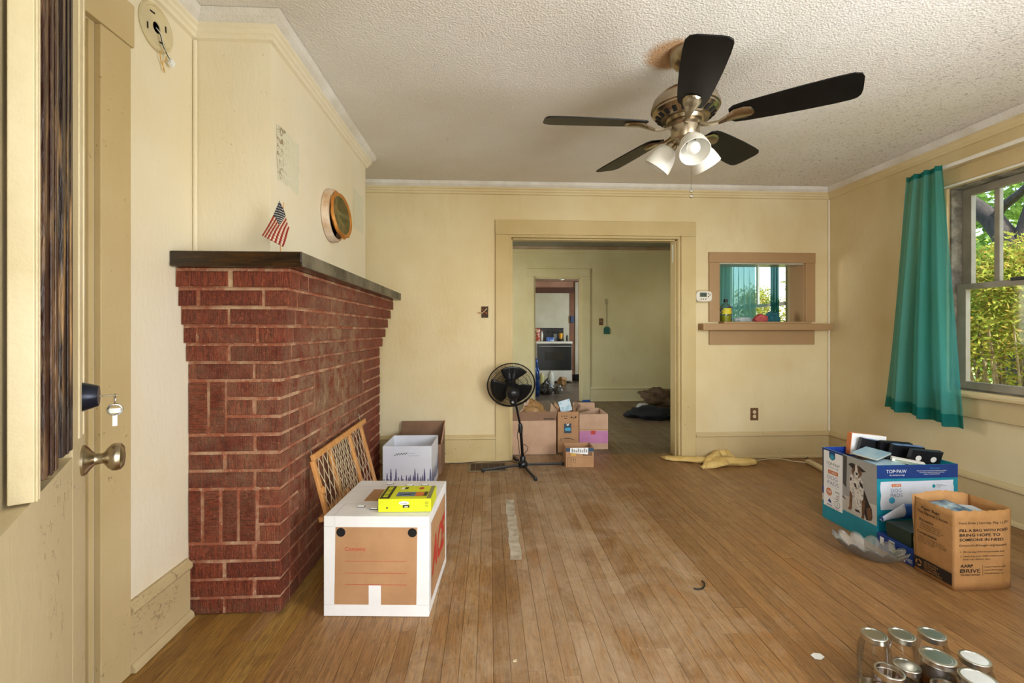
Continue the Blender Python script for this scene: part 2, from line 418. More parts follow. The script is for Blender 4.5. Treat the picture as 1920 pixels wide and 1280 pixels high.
def sheer(name, col, trans=.35, tl=.5):
    m = bpy.data.materials.new(name); m.use_nodes = True; t = m.node_tree; t.nodes.clear(); n = N(t)
    o = n.node('ShaderNodeOutputMaterial'); d = n.node('ShaderNodeBsdfDiffuse'); tr = n.node('ShaderNodeBsdfTranslucent'); tp = n.node('ShaderNodeBsdfTransparent')
    d.inputs[0].default_value = C(col); tr.inputs[0].default_value = C(col); tp.inputs[0].default_value = C(tuple(min(1, .35 + x * .9) for x in C(col)[:3]))
    a = n.node('ShaderNodeMixShader'); a.inputs[0].default_value = tl; n.link(d.outputs[0], a.inputs[1]); n.link(tr.outputs[0], a.inputs[2])
    b = n.node('ShaderNodeMixShader'); b.inputs[0].default_value = trans; n.link(a.outputs[0], b.inputs[1]); n.link(tp.outputs[0], b.inputs[2])
    n.link(b.outputs[0], o.inputs[0]); return m
CURT = sheer('teal_sheer', '#4fa39b', .34, .35); CURT2 = sheer('grey_teal_sheer', '#6fa69c', .22, .5); HEM = sheer('teal_sheer_hem', '#22807a', .08, .5)
SHADEG = M('frosted_white_glass', '#ECEBE2', .4, col2='#e2e0d6'); 

def leafmat(name, cols):
    m = bpy.data.materials.new(name); m.use_nodes = True; t = m.node_tree; t.nodes.clear(); n = N(t)
    o = n.node('ShaderNodeOutputMaterial'); d = n.node('ShaderNodeBsdfDiffuse'); tr = n.node('ShaderNodeBsdfTranslucent'); mx = n.node('ShaderNodeMixShader'); mx.inputs[0].default_value = .45
    c = n.ramp(n.noise(n.coord('World'), 17, 5, .8), [(.30 + .4 * i / (len(cols) - 1), k) for i, k in enumerate(cols)])
    n.link(c, d.inputs[0]); n.link(c, tr.inputs[0]); n.link(d.outputs[0], mx.inputs[1]); n.link(tr.outputs[0], mx.inputs[2]); n.link(mx.outputs[0], o.inputs[0]); return m
LEAFH = leafmat('hedge_leaves', ['#33471c', '#68822e', '#a3a84a', '#96703e', '#4a6626'])
LEAFT = leafmat('tree_leaves', ['#365226', '#6c8c3c', '#a0b85c', '#5f7f36'])
BARK = M('rough_bark', '#3a322c', .9, col2='#211c18', vs=14, stretch=(1, 1, .3), bump=.9, bs=24)
STEM = M('grey_stems', '#a8987a', .9, col2='#6e5c44', vs=10)
GRASS = M('outdoor_grass', '#6d8a3a', .95, col2='#8c9a54', vs=3, bump=.6, bs=60, coord='World')
SIDING = M('pale_siding', '#d8cfc6', .8)
# ------------------------------------------------------------------ the room
XL, XR, YB, YF, ZC = -1.27, 3.245, 4.19, .20, 2.557      # left / right wall, back wall, front wall, ceiling
YB2, Y2, ZC2 = 4.38, 7.67, 2.62                           # back face of the partition, far wall of the next room
XCH, YC0, YC1 = -.950, 2.03, 3.55                         # chimney breast
def struct(name, m, mat, label, cat, parent=None, **k):
    o = m.build(name, mat, parent, loc=None if parent else (0, 0, 0), **k)
    if parent is None: tag(o, label, cat, kind='structure')
    return o
# floors: boards laid on a dark subfloor
fl = struct('floor', MB().box(XL - .12, XR + .12, .0, YB2, -.06, -.021), SUBF, 'worn oak strip floor of the front living room', 'floor')
PW = .0612
nc = int((XR - XL) / PW) + 1
for i in range(nc):
    x0 = XL + i * PW; x1 = min(x0 + PW, XR)
    y = -.05 - random.random() * .5
    while y < YB2:
        L = random.choice((1.1, 1.5, 1.9, 2.3)); a, b2 = max(y, 0.0), min(y + L, YB2)
        if b2 - a > .12:
            z = random.uniform(-.0008, .0004); zt = random.uniform(-.0004, .0004)
            m = MB(); g = .0005
            m.add([(x0 + g, a + g, -.02), (x1 - g, a + g, -.02), (x1 - g, b2 - g, -.02), (x0 + g, b2 - g, -.02),
                   (x0 + g, a + g, z - .0008), (x1 - g, a + g, z + zt - .0008), (x1 - g, b2 - g, z + zt - .0008), (x0 + g, b2 - g, z - .0008),
                   (x0 + .002, a + g, z), (x1 - .002, a + g, z + zt), (x1 - .002, b2 - g, z + zt), (x0 + .002, b2 - g, z)],
                  [(0, 3, 2, 1), (0, 1, 5, 4), (1, 2, 6, 5), (2, 3, 7, 6), (3, 0, 4, 7), (4, 5, 9, 8), (6, 7, 11, 10), (5, 6, 10, 9), (7, 4, 8, 11), (8, 9, 10, 11)])
            m.build('floor_board', PLANKL if (x1 < -.72 and a < 1.6) else PLANK, fl)
        y += L
PUTTY = M('grey_putty', '#C9C0AC', .7, col2='#A2957c', vs=14, bump=.3, bs=60, coord='World')
pa_, pb_ = onZ(955, 937), onZ(953, 1050)
edge = []
for k in range(9):
    f = k / 8; y_ = pa_.y + (pb_.y - pa_.y) * f; edge.append((y_, random.uniform(-.006, .006)))
P2('putty_patch', PUTTY, fl, ((0, 0, 0), (1, 0, 0), (0, 1, 0)), [[(pa_.x - .030 + e_, y_) for y_, e_ in edge] + [(pa_.x + .030 + e_, y_) for y_, e_ in edge[::-1]]], .0016)
fl2 = struct('floor', MB().box(XL - .12, XR + .12, YB2, Y2 + .12, -.06, -.021), SUBF, 'dull unpolished strip floor of the middle room', 'floor')
for i in range(int(2.9 / PW) + 1):
    x0 = .05 + i * PW
    ys = [YB2, YB2 + random.uniform(.8, 2.5), Y2 + .12]
    for a, b2 in zip(ys, ys[1:]):
        z = random.uniform(-.0012, .0006)
        MB().box(x0 + .0009, x0 + PW - .0009, a + .0009, b2 - .0009, -.02, z).build('floor_board', PLANK2, fl2)
MB().box(XL - .12, .05, YB2, Y2 + .12, -.021, -.001).box(.05 + (int(2.9 / PW) + 1) * PW, XR + .12, YB2, Y2 + .12, -.021, -.001).build('outer_floor_boards', PLANK2, fl2)
KFLOOR = M('kitchen_vinyl', '#6f6250', .35, col2='#4c4337', vs=3, coord='World')
struct('floor', MB().box(-1.0, 3.4, Y2 + .12, 11.4, -.06, 0), KFLOOR, 'dark vinyl floor of the kitchen', 'floor')
# ceilings
struct('ceiling', MB().box(XL - .12, XR + .12, .02, YB + .1, ZC, ZC + .1), CEIL, 'stippled off-white ceiling with grey mildew specks', 'ceiling')
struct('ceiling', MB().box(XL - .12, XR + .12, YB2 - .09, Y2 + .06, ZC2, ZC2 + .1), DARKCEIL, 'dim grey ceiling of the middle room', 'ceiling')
struct('ceiling', MB().box(-1.0, 3.4, Y2 + .12, 11.4, 2.42, 2.5), M('salmon_ceiling', '#C9A48A', .8, coord='World'), 'plain ceiling of the kitchen', 'ceiling')
# walls
DY0, DY1, DZ = .62, 1.53, 2.19
m = MB().box(XL - .12, XL, DY1, YB, 0, ZC).box(XL - .12, XL, .05, DY0, 0, ZC).box(XL - .12, XL, DY0, DY1, DZ, ZC)
struct('wall_left', m, WALL, 'cream plaster wall beside the open front door', 'wall')
wc = struct('wall_chimney', MB().box(XL, XCH, YC0, YC1, 1.521, ZC), WALL, 'cream plastered chimney breast above the brick fireplace', 'wall')
OX0, OX1, OZ = .187, 1.797, 2.083
QX0, QX1, QZ0, QZ1 = 2.161, 3.0, 1.286, 1.842
m = MB().box(XL, OX0, YB, YB2, 0, ZC).box(OX0, OX1, YB, YB2, OZ, ZC).box(OX1, QX0, YB, YB2, 0, ZC)
m.box(QX0, QX1, YB, YB2, 0, QZ0).box(QX0, QX1, YB, YB2, QZ1, ZC).box(QX1, XR, YB, YB2, 0, ZC)
struct('wall_back', m, WALLB, 'yellowed cream wall with the wide doorway and the serving hatch', 'wall')
WY0, WY1, WZ0, WZ1 = 2.25, 3.05, .79, 2.20
VY0, VY1 = 4.80, 6.20
def wall_holes(x0, x1, y0, y1, z1, holes):
    m = MB(); y = y0
    for a, b2, c, d in holes:
        m.box(x0, x1, y, a, 0, z1).box(x0, x1, a, b2, 0, c).box(x0, x1, a, b2, d, z1); y = b2
    return m.box(x0, x1, y, y1, 0, z1)
struct('wall_right', wall_holes(XR, XR + .14, .05, YB, ZC, [(WY0, WY1, WZ0, WZ1)]), WALLB, 'yellowed cream wall with the curtained sash window', 'wall')
struct('wall_right', wall_holes(XR, XR + .14, YB, Y2, ZC2, [(VY0, VY1, WZ0, WZ1)]), WALLG, 'green tinged wall of the middle room with a curtained window', 'wall')
m = MB().box(XL - .12, -.42, .05, YF, 0, ZC).box(-.42, .56, .05, YF, 2.1, ZC).box(.56, 1.15, .05, YF, 0, ZC).box(1.15, 2.75, .05, YF, 0, .75).box(1.15, 2.75, .05, YF, 2.15, ZC).box(2.75, XR + .14, .05, YF, 0, ZC)
struct('wall_front', m, WALL, 'cream front wall with the entrance doorway', 'wall')
KX0, KX1, KZ = .757, 1.577, 2.12
m = MB().box(XL, KX0, Y2, Y2 + .12, 0, ZC2).box(KX0, KX1, Y2, Y2 + .12, KZ, ZC2).box(KX1, XR, Y2, Y2 + .12, 0, ZC2)
struct('wall_back', m, WALLG, 'green tinged far wall of the middle room with the kitchen doorway', 'wall')
struct('wall_left', MB().box(XL - .12, XL, YB, 5.35, 0, ZC2).box(XL - .12, XL, 5.35, 6.45, 0, .8).box(XL - .12, XL, 5.35, 6.45, 2.2, ZC2).box(XL - .12, XL, 6.45, Y2 + .12, 0, ZC2), WALLG, 'left wall of the middle room', 'wall')
KWALL = M('kitchen_white_wall', '#D6D4BE', .6, col2='#C8C4A8', vs=2, coord='World'); KPINK = M('salmon_wallboard', '#C69A80', .7, col2='#B4866a', vs=3, coord='World')
kb = struct('wall_back', MB().box(-1.0, 3.4, 11.2, 11.32, 0, 2.72), KPINK, 'salmon and white end wall of the kitchen', 'wall')
MB().box(.3, 1.99, 11.17, 11.2, .0, 2.13).build('white_panel', KWALL, kb)
MB().box(.3, 2.10, 11.15, 11.2, 2.13, 2.26).build('top_rail', M('dark_brown_wood', '#5b3218', .5), kb)
MB().box(1.99, 2.10, 11.15, 11.2, .25, 2.13).build('side_rail', WOODB, kb)
MB().box(2.12, 2.2, 11.12, 11.2, 0, 2.4).build('white_door_edge', KWALL, kb)
struct('wall_right', MB().box(2.95, 3.07, Y2 + .12, 11.2, 0, .85).box(2.95, 3.07, Y2 + .12, 8.6, .85, 2.72).box(2.95, 3.07, 9.8, 11.2, .85, 2.72).box(2.95, 3.07, 8.6, 9.8, 2.15, 2.72), KWALL, 'right wall of the kitchen', 'wall')
struct('wall_left', MB().box(-1.0, -.9, Y2 + .12, 11.2, 0, 2.72), KWALL, 'left wall of the kitchen', 'wall')

# running mouldings
def run(mb, prof, p0, p1, nrm, m0=0, m1=0, mi=0):
    p0, p1, nrm = Vector(p0), Vector(p1), Vector(nrm); d = (p1 - p0).normalized(); k = len(prof)
    A = [p0 + nrm * o + Vector((0, 0, z)) + d * (m0 * o) for o, z in prof]
    B = [p1 + nrm * o + Vector((0, 0, z)) + d * (m1 * o) for o, z in prof]
    mb.add(A + B, [list(range(k)), list(range(k, 2 * k))[::-1]] + [[i, k + i, k + (i + 1) % k, (i + 1) % k] for i in range(k)], mi)
def moulding(name, label, p0, p1, nrm, m0, m1, mats, ztop=ZC):
    t = thing(name, label, 'moulding', p0, kind='structure')
    mb = MB(); run(mb, [(0, ztop - .002), (.070, ztop - .002), (.060, ztop - .028), (.036, ztop - .047), (0, ztop - .047)], p0, p1, nrm, m0, m1)
    mb.build('cove_strip', mats[0], t)
    mb = MB(); z = ztop - .047; run(mb, [(0, z), (.040, z), (.040, z - .014), (.030, z - .020), (.028, z - .034), (.018, z - .040), (.016, z - .055), (0, z - .060)], p0, p1, nrm, m0, m1)
    mb.build('crown_moulding', mats[1], t)
moulding('trim_1', 'cream crown moulding on the wall by the front door', (XL, YF, 0), (XL, YC0, 0), (1, 0, 0), 0, -1, (COVE, WALL))
moulding('trim_2', 'short crown moulding on the near side of the chimney breast', (XL, YC0, 0), (XCH, YC0, 0), (0, -1, 0), 1, 1, (COVE, WALL))
moulding('trim_3', 'crown moulding along the face of the chimney breast', (XCH, YC0, 0), (XCH, YC1, 0), (1, 0, 0), -1, 1, (COVE, WALL))
moulding('trim_4', 'crown moulding above the wide doorway', (XL, YB, 0), (XR, YB, 0), (0, -1, 0), 1, -1, (COVE, WALLB))
moulding('trim_5', 'crown moulding above the sash window', (XR, YF, 0), (XR, YB, 0), (-1, 0, 0), 0, -1, (COVE, WALLB))
moulding('trim_6', 'stained crown moulding on the far wall of the middle room', (XL, Y2, 0), (XR, Y2, 0), (0, -1, 0), 1, -1, (M('stained_cove', '#A5927A', .8, col2='#8a6a44', vs=3, coord='World'), WALLG), ZC2)
def skirting(name, label, p0, p1, nrm, m0, m1, mat):
    t = thing(name, label, 'baseboard', p0, kind='structure')
    mb = MB(); run(mb, [(0, .003), (.018, .003), (.018, .203), (0, .203)], p0, p1, nrm, m0, m1); mb.build('board', mat, t)
    mb = MB(); run(mb, [(0, .204), (.024, .204), (.030, .214), (.028, .228), (.016, .238), (.012, .246), (0, .246)], p0, p1, nrm, m0, m1); mb.build('cap_moulding', mat, t)
    mb = MB(); run(mb, [(.0185, .002), (.036, .002), (.034, .018), (.024, .030), (.0185, .031)], p0, p1, nrm, m0, m1); mb.build('shoe_moulding', mat, t)
CHIPT = paint('chipped_tan_paint', '#CDBB92', '#B49C6C', '#7d684e', .8, .2, .5, .50)
skirting('baseboard_left', 'chipped tan baseboard between the door casing and the fireplace', (XL, 1.656, 0), (XL, 1.975, 0), (1, 0, 0), 0, 0, CHIPT)
skirting('baseboard_back', 'tan baseboard left of the wide doorway', (XL, YB, 0), (.058, YB, 0), (0, -1, 0), 0, 0, TANY)
skirting('baseboard_back', 'tan baseboard under the serving hatch', (1.936, YB, 0), (XR, YB, 0), (0, -1, 0), 0, -1, TAN)
skirting('baseboard_right', 'tan baseboard under the sash window', (XR, YF, 0), (XR, YB, 0), (-1, 0, 0), 0, -1, TAN)
skirting('baseboard_back', 'pale baseboard right of the kitchen doorway', (1.716, Y2, 0), (XR, Y2, 0), (0, -1, 0), 0, 0, WALLG)
skirting('baseboard_back', 'pale baseboard left of the kitchen doorway', (XL, Y2, 0), (.629, Y2, 0), (0, -1, 0), 0, 0, WALLG)

def casing(name, label, x0, x1, zt, wl, wr, wt, y, ny, mat, depth):
    """flat-board casing round an opening in a wall of constant y, with jamb lining"""
    t = thing(name, label, 'door frame', (x0, y, 0), kind='structure')
    f = lambda a, b2: sorted((a, b2))
    ya, yb = f(y, y + ny * .022)
    MB().box(x0 - wl, x0, ya, yb, .002, zt).build('side_board', mat, t, bevel=.003)
    MB().box(x1, x1 + wr, ya, yb, .002, zt).build('side_board', mat, t, bevel=.003)
    MB().box(x0 - wl - .002, x1 + wr + .002, ya, yb, zt + .001, zt + wt).build('head_board', mat, t, bevel=.003)
    jy0, jy1 = f(y, y - ny * depth)
    MB().box(x0 - .001, x0 + .02, jy0, jy1, .002, zt).build('jamb', mat, t)
    MB().box(x1 - .02, x1 + .001, jy0, jy1, .002, zt).build('jamb', mat, t)
    MB().box(x0 + .02, x1 - .02, jy0, jy1, zt - .02, zt).build('jamb', mat, t)
    s0, s1 = f(y - ny * .05, y - ny * .09)
    MB().box(x0 + .02, x0 + .032, s0, s1, .002, zt - .02).box(x1 - .032, x1 - .02, s0, s1, .002, zt - .02).box(x0 + .02, x1 - .02, s0, s1, zt - .032, zt - .02).build('door_stop', mat, t)
    return t
cz = casing('trim_7', 'wide tan flat-board casing round the main doorway', OX0, OX1, OZ, .128, .138, .135, YB, -1, TANY, .19)
hg = MB().box(OX1 - .026, OX1 - .0205, YB + .10, YB + .14, 1.86, 2.03); hg.build('painted_hinge', WHITEP, cz)
casing('trim_8', 'green tinged casing round the kitchen doorway', KX0, KX1, KZ, .127, .138, .13, Y2, -1, WALLG, .12)
# closet door opening in the left wall
t = thing('trim_9', 'tan casing of the closed closet door beside the front door', 'door frame', (XL, DY1, 0), kind='structure')
MB().box(XL, XL + .022, DY1, DY1 + .124, .002, DZ).build('side_board', TAN, t, bevel=.003)
MB().box(XL, XL + .026, DY0 - .13, DY1 + .135, DZ + .001, DZ + .15).build('head_board', TAN, t, bevel=.003)
MB().box(XL - .11, XL, DY1 - .02, DY1 - .001, .002, DZ).build('jamb', TAN, t)
t = thing('door_2', 'closed tan closet door behind the open front door', 'door', (XL - .07, 1.0, 0), kind='structure')
MB().box(XL - .10, XL - .06, DY0 + .004, DY1 - .024, .01, DZ - .004).build('leaf', TAN, t)
MB().box(XL - .06, XL - .052, DY0 + .1, DY1 - .12, .25, .95).box(XL - .06, XL - .052, DY0 + .1, DY1 - .12, 1.1, 2.05).build('raised_panel', TAN, t)

# serving hatch
t = thing('window_3', 'brown boarded serving hatch in the back wall with a ledge', 'hatch', (2.6, YB, 1.0), kind='structure')
e = .020
MB().box(2.064, QX0, YB - e, YB, QZ0, QZ1).build('side_board', KRAFTP, t, bevel=.002)
MB().box(QX1, 3.094, YB - e, YB, QZ0, QZ1).build('side_board', KRAFTP, t, bevel=.002)
MB().box(2.062, 3.098, YB - e, YB, QZ1 + .001, 1.939).build('head_board', KRAFTP, t, bevel=.002)
MB().box(2.066, 3.088, YB - e, YB, 1.070, 1.205).build('apron_board', KRAFTP, t, bevel=.002)
MB().box(1.965, 3.205, YB - .11, YB - .0005, 1.206, 1.268).build('ledge_nosing', KRAFTP, t, bevel=.003)
MB().box(QX0 + .001, QX1 - .001, YB - .10, YB2 + .02, 1.269, 1.285).build('ledge_board', KRAFTP, t, bevel=.002)
MB().box(QX1 - .012, QX1 + .001, YB - .001, YB2, QZ0, QZ1).build('jamb', KRAFTP, t)
MB().box(QX0 - .001, QX0 + .012, YB - .001, YB2, QZ0, QZ1).build('jamb', KRAFTP, t)
MB().box(QX0 + .012, QX1 - .012, YB - .001, YB2, QZ1 - .012, QZ1).build('jamb', M('glossy_grey_board', '#b9b8a8', .2), t)

# sash windows in the right wall
def sash_window(name, label, y0, y1, lites, sm, cm):
    t = thing(name, label, 'window', (XR, (y0 + y1) / 2, WZ0), kind='structure')
    xs = XR + .015
    MB().box(XR - .022, XR, y1, y1 + .12, WZ0 - .01, WZ1).build('side_casing', cm, t, bevel=.003)
    MB().box(XR - .022, XR, y0 - .12, y0, WZ0 - .01, WZ1).build('side_casing', cm, t, bevel=.003)
    MB().box(XR - .026, XR, y0 - .13, y1 + .13, WZ1 + .001, WZ1 + .125).build('head_casing', cm, t, bevel=.003)
    MB().box(XR - .038, XR - .0265, y0 - .12, y1 + .12, WZ1 + .002, WZ1 + .014).build('head_bead', WHITEP, t)
    MB().box(XR - .055, XR + .05, y0 - .13, y1 + .13, WZ0 - .036, WZ0 - .011).build('stool', cm, t, bevel=.006)
    MB().box(XR - .022, XR, y0 - .11, y1 + .11, WZ0 - .17, WZ0 - .037).build('apron', cm, t, bevel=.003)
    dk = M('weathered_jamb', '#4c463c', .7, col2='#8c8474', vs=12)
    MB().box(XR, XR + .13, y1 - .012, y1 - .0005, WZ0, WZ1).box(XR, XR + .13, y0 + .0005, y0 + .012, WZ0, WZ1).box(XR, XR + .13, y0 + .012, y1 - .012, WZ1 - .012, WZ1 - .0005).build('jamb_lining', dk, t)
    MB().box(XR + .05, XR + .16, y0 + .012, y1 - .012, WZ0 - .02, WZ0 + .012).build('outer_sill', dk, t)
    a, b2, st = y0 + .013, y1 - .013, .06
    zm = 1.505
    def sash(nm, x, z0, z1, bot, top, nl):
        MB().box(x, x + .035, a, a + st, z0, z1).box(x, x + .035, b2 - st, b2, z0, z1).box(x, x + .035, a + st, b2 - st, z0, z0 + bot).box(x, x + .035, a + st, b2 - st, z1 - top, z1)
        m = MB().box(x, x + .035, a, a + st, z0, z1).box(x, x + .035, b2 - st, b2, z0, z1).box(x, x + .035, a + st, b2 - st, z0, z0 + bot).box(x, x + .035, a + st, b2 - st, z1 - top, z1)
        s = m.build(nm, sm, t, bevel=.002)
        w_ = (b2 - a - 2 * st - (nl - 1) * .033) / nl
        for i in range(nl):
            p0 = a + st + i * (w_ + .033)
            MB().box(x + .015, x + .019, p0, p0 + w_, z0 + bot, z1 - top).build('pane', PANE, s)
            if i < nl - 1: MB().box(x + .003, x + .032, p0 + w_, p0 + w_ + .033, z0 + bot, z1 - top).build('muntin', sm, s, bevel=.004)
    sash('upper_sash', XR + .078, zm - .018, WZ1 - .014, .036, .05, lites)
    sash('lower_sash', XR + .038, WZ0 + .013, zm + .018, .05, .036, 1)
    MB().box(XR + .026, XR + .038, (a + b2) / 2 - .05, (a + b2) / 2 + .05, zm + .01, zm + .03).build('sash_lock', DKMETAL, t, bevel=.003)
    return t
SASH = M('grey_sash_paint', '#8e8674', .5, col2='#79705e', vs=5)
sash_window('window_1', 'grey painted sash window with four upright lites over one pane', WY0, WY1, 4, SASH, TAN)
sash_window('window_2', 'sash window of the middle room seen through the serving hatch', VY0, VY1, 2, WHITEP, TAN)

for nm, lab, x, y in (('trim_10', 'slim corner bead where the back and window walls meet', XR - .009, YB - .009), ('trim_11', 'slim corner bead between the left wall and the chimney breast', XL + .009, YC0 - .009)):
    z0_ = .248 if x > 0 else 1.522
    struct(nm, MB().lathe([(.009, z0_), (.009, 2.445)], 10, Matrix.Translation((x, y, 0))), WALL, lab, 'moulding', smooth=True)
# front door, standing open along the left of the view
E = Vector((-.842, .994, 0)); U = Vector((.539, -.842, 0)).normalized(); NN = Vector((-U.y, U.x, 0)); Zv = Vector((0, 0, 1))
if NN.x < 0: NN = -NN
def tdoor(px, p):
    d = ray(px, 620); o = E + NN * p
    return (d.x * o.y - d.y * o.x) / (d.y * U.x - d.x * U.y)
t = thing('door_1', 'open front door with worn cream paint, dark scraped mouldings and nickel knob', 'door', (E.x, E.y, 0), kind='structure')
def dbox(a0, a1, z0, z1, c0, c1): return MB().obox(E, U, Zv, NN, a0, a1, z0, z1, c0, c1)
dbox(0, .127, .015, 2.04, -.042, 0).build('lock_stile', DOORP, t, bevel=.002)
dbox(.74, .87, .015, 2.04, -.042, 0).build('hinge_stile', DOORP, t)
dbox(.127, .74, .015, .965, -.042, -.0005).build('lower_panel', DOORP, t)
dbox(.127, .74, 1.92, 2.04, -.042, 0).build('top_rail', DOORP, t)
dbox(.127, .74, .965, 1.92, -.030, -.025).build('glass_pane', M('dusty_door_glass', '#b9ab88', .3), t)
DARKW = M('scraped_dark_stain', '#3a1d12', .35, col2='#8a6a4a', vs=9, stretch=(6, 6, .8), bump=.4, bs=30, lo=.50, hi=.66)
DARKW2 = M('flaking_dark_stain', '#2a1812', .35, col2='#b28a58', vs=7, stretch=(7, 7, .5), bump=.4, bs=30, lo=.53, hi=.66)
CREAMW = M('cream_moulding_paint', '#DCCFAE', .45, col2='#CDBD96', vs=5, bump=.1)
def strip(px0, px1, p, mat, nm, yb, lip=0, bk=0):
    a0, a1 = tdoor(px1, p + lip), tdoor(px0, bk)
    q_ = E + U * tdoor((px0 + px1) / 2, p) + NN * p; d_ = q_.x * SP + q_.y * CP; z0 = CAMH - (yb - HY) / F * d_
    mb = dbox(a0, a1, z0, 1.92, -.02, p)
    if lip:
        k = (a1 - a0) / 5
        mb.obox(E, U, Zv, NN, a0, a0 + 1.2 * k, z0, 1.92, p, p + lip).obox(E, U, Zv, NN, a0 + 2.2 * k, a0 + 3.2 * k, z0, 1.92, p, p + lip)
    return mb.build(nm, mat, t, bevel=.0015)
strip(112, 137, .004, DARKW2, 'inner_moulding', 852, .002)
strip(75, 110, .005, DARKW, 'inner_moulding', 892, .003)
strip(23, 71, .006, CREAMW, 'outer_moulding', 962, .003, -.02)
dbox(.06, .082, .99, 1.92, 0, .003).build('stile_bead', CREAMW, t, bevel=.001)
dbox(.024, .036, .99, 1.92, 0, .003).build('stile_bead', CREAMW, t, bevel=.001)
MB().obox(E, U, Zv, NN, -.003, 0, .86, 1.16, -.034, -.004).build('latch_plate', CHROME, t)
def axM(o, n):  # matrix with local z along n
    n = Vector(n).normalized(); x = n.cross(Vector((0, 0, 1)))
    if x.length < 1e-3: x = Vector((1, 0, 0))
    x.normalize(); y = n.cross(x)
    return Matrix(((x.x, y.x, n.x, o[0]), (x.y, y.y, n.y, o[1]), (x.z, y.z, n.z, o[2]), (0, 0, 0, 1)))
ko = E + U * .032; ko.z = 1.2 - (858 - 620) / F * .945
kn = MB().lathe([(.0, 0), (.031, 0), (.031, .004), (.027, .008), (.018, .014), (.012, .019), (.0105, .030), (.013, .034), (.021, .039), (.0275, .046), (.0285, .053), (.027, .060), (.020, .065), (.006, .067), (0, .067)], 28, axM(ko, NN))
kn.build('knob', NICKEL, t, smooth=True)
bo = E + U * .032; bo.z = 1.2 - (741 - 620) / F * .945
db = MB().lathe([(0, 0), (.030, 0), (.029, .003), (.0215, .024), (.0205, .025), (0, .025)], 28, axM(bo, NN)).build('deadbolt', M('navy_black_lock', '#10182a', .3, .4), t, smooth=True)
k0 = bo + NN * .025
MB().obox(k0, NN, U, Zv, 0, .006, -.0045, .0045, -.001, .001).obox(k0, NN, U, Zv, .006, .030, -.011, .011, -.001, .001).build('key', CHROME, db, bevel=.0008)
rg = [k0 + NN * (.025) + Zv * (-.009 + .011 * math.sin(a)) + U * (.011 * math.cos(a)) for a in [i * math.pi / 8 for i in range(16)]]
MB().tube(rg, .0008, 6, True).build('key_ring', CHROME, db)
kk = k0 + NN * .025 - Zv * .020
mb = MB(); mb.tube([kk + NN * (.012 * math.cos(a)) + Zv * (-.011 + .011 * math.sin(a)) for a in [i * math.pi / 10 for i in range(20)]], .002, 6, True)
mb.obox(kk, NN, Zv, U, -.009, .009, -.018, -.008, -.001, .001).obox(kk, NN, Zv, U, -.004, .004, -.045, -.021, -.001, .001).build('hanging_key', CHROME, db)

# added unseen sun blockers (porch roof, eaves), bounce strip and ground outside
struct('sunblock_porch', MB().box(-3.2, 4.4, -2.6, .0, 2.66, 2.78), SIDING, 'unseen porch roof added to keep sun out of the entrance', 'roof')  # added out of view so no direct sun falls through the doorway
struct('sunblock_eaves', MB().box(XR + .14, XR + .80, -.2, 11.5, 2.66, 2.76), SIDING, 'unseen eaves added to block sun at the side windows', 'roof')  # added overhang, out of view, shades the side windows from the sun
struct('ground', MB().box(XR + .14, 40, -25, 45, -.42, -.40), GRASS, 'grass yard outside the sash window', 'ground')
struct('ground', MB().box(XR + .142, XR + 1.05, -6, 14, -.399, -.38), M('pale_bounce_strip', '#cfcabc', .9), 'unseen pale strip added to bounce sunlight in through the side windows', 'reflector')  # added reflector: throws sunlight up through the window to the ceiling
struct('porch_floor', MB().box(-3.2, 4.4, -2.6, .0, -.12, -.07), M('grey_porch_boards', '#8a8a84', .7), 'porch floor outside the front door', 'floor')
# ------------------------------------------------------------------ fireplace
fp = thing('brick_fireplace', 'red combed-brick fireplace with bricked-up front and dark wood mantel shelf', 'fireplace', (-1.08, 2.85, 0))
CO, Z1 = .0767, 1.456
rows = []
for i in range(1, 20):
    k = min(i, 6) - 1
    rows.append((Z1 - i * CO, 1.908 + k * .0155, -.812 - k * .015, 3.92 - k * .034))
core = MB()
for z0, yn, xf, yf in rows: core.box(XL + .001, xf - .0045, yn + .0055, yf - .0045, max(z0 - .0005, 0.002), z0 + CO)
core.build('mortar', MORTAR, fp)
def brick(c0, c1, nrm, z0, z1, face, mat, dep=.085):
    """chamfered brick whose outer face lies in the plane 'face' with outward axis nrm ('y' -> facing -Y, 'x' -> facing +X)"""
    j = lambda s=.0014: random.uniform(-s, s)
    f = face + j(.0015); ch = .003
    def pt(a, z, dpt): return (a, f + dpt, z) if nrm == 'y' else (f - dpt, a, z)
    o = [pt(c0 + j(), z0 + j(), ch), pt(c1 + j(), z0 + j(), ch), pt(c1 + j(), z1 + j(), ch), pt(c0 + j(), z1 + j(), ch)]
    q = [pt(c0 + ch, z0 + ch, j(.0012)), pt(c1 - ch, z0 + ch, j(.0012)), pt(c1 - ch, z1 - ch, j(.0012)), pt(c0 + ch, z1 - ch, j(.0012))]
    bk = [pt(c0, z0, dep), pt(c1, z0, dep), pt(c1, z1, dep), pt(c0, z1, dep)]
    MB().add(bk + o + q, [(0, 3, 2, 1), (0, 1, 5, 4), (1, 2, 6, 5), (2, 3, 7, 6), (3, 0, 4, 7), (4, 5, 9, 8), (5, 6, 10, 9), (6, 7, 11, 10), (7, 4, 8, 11), (8, 9, 10, 11)]).build('brick', mat, fp)
MJ = .0135
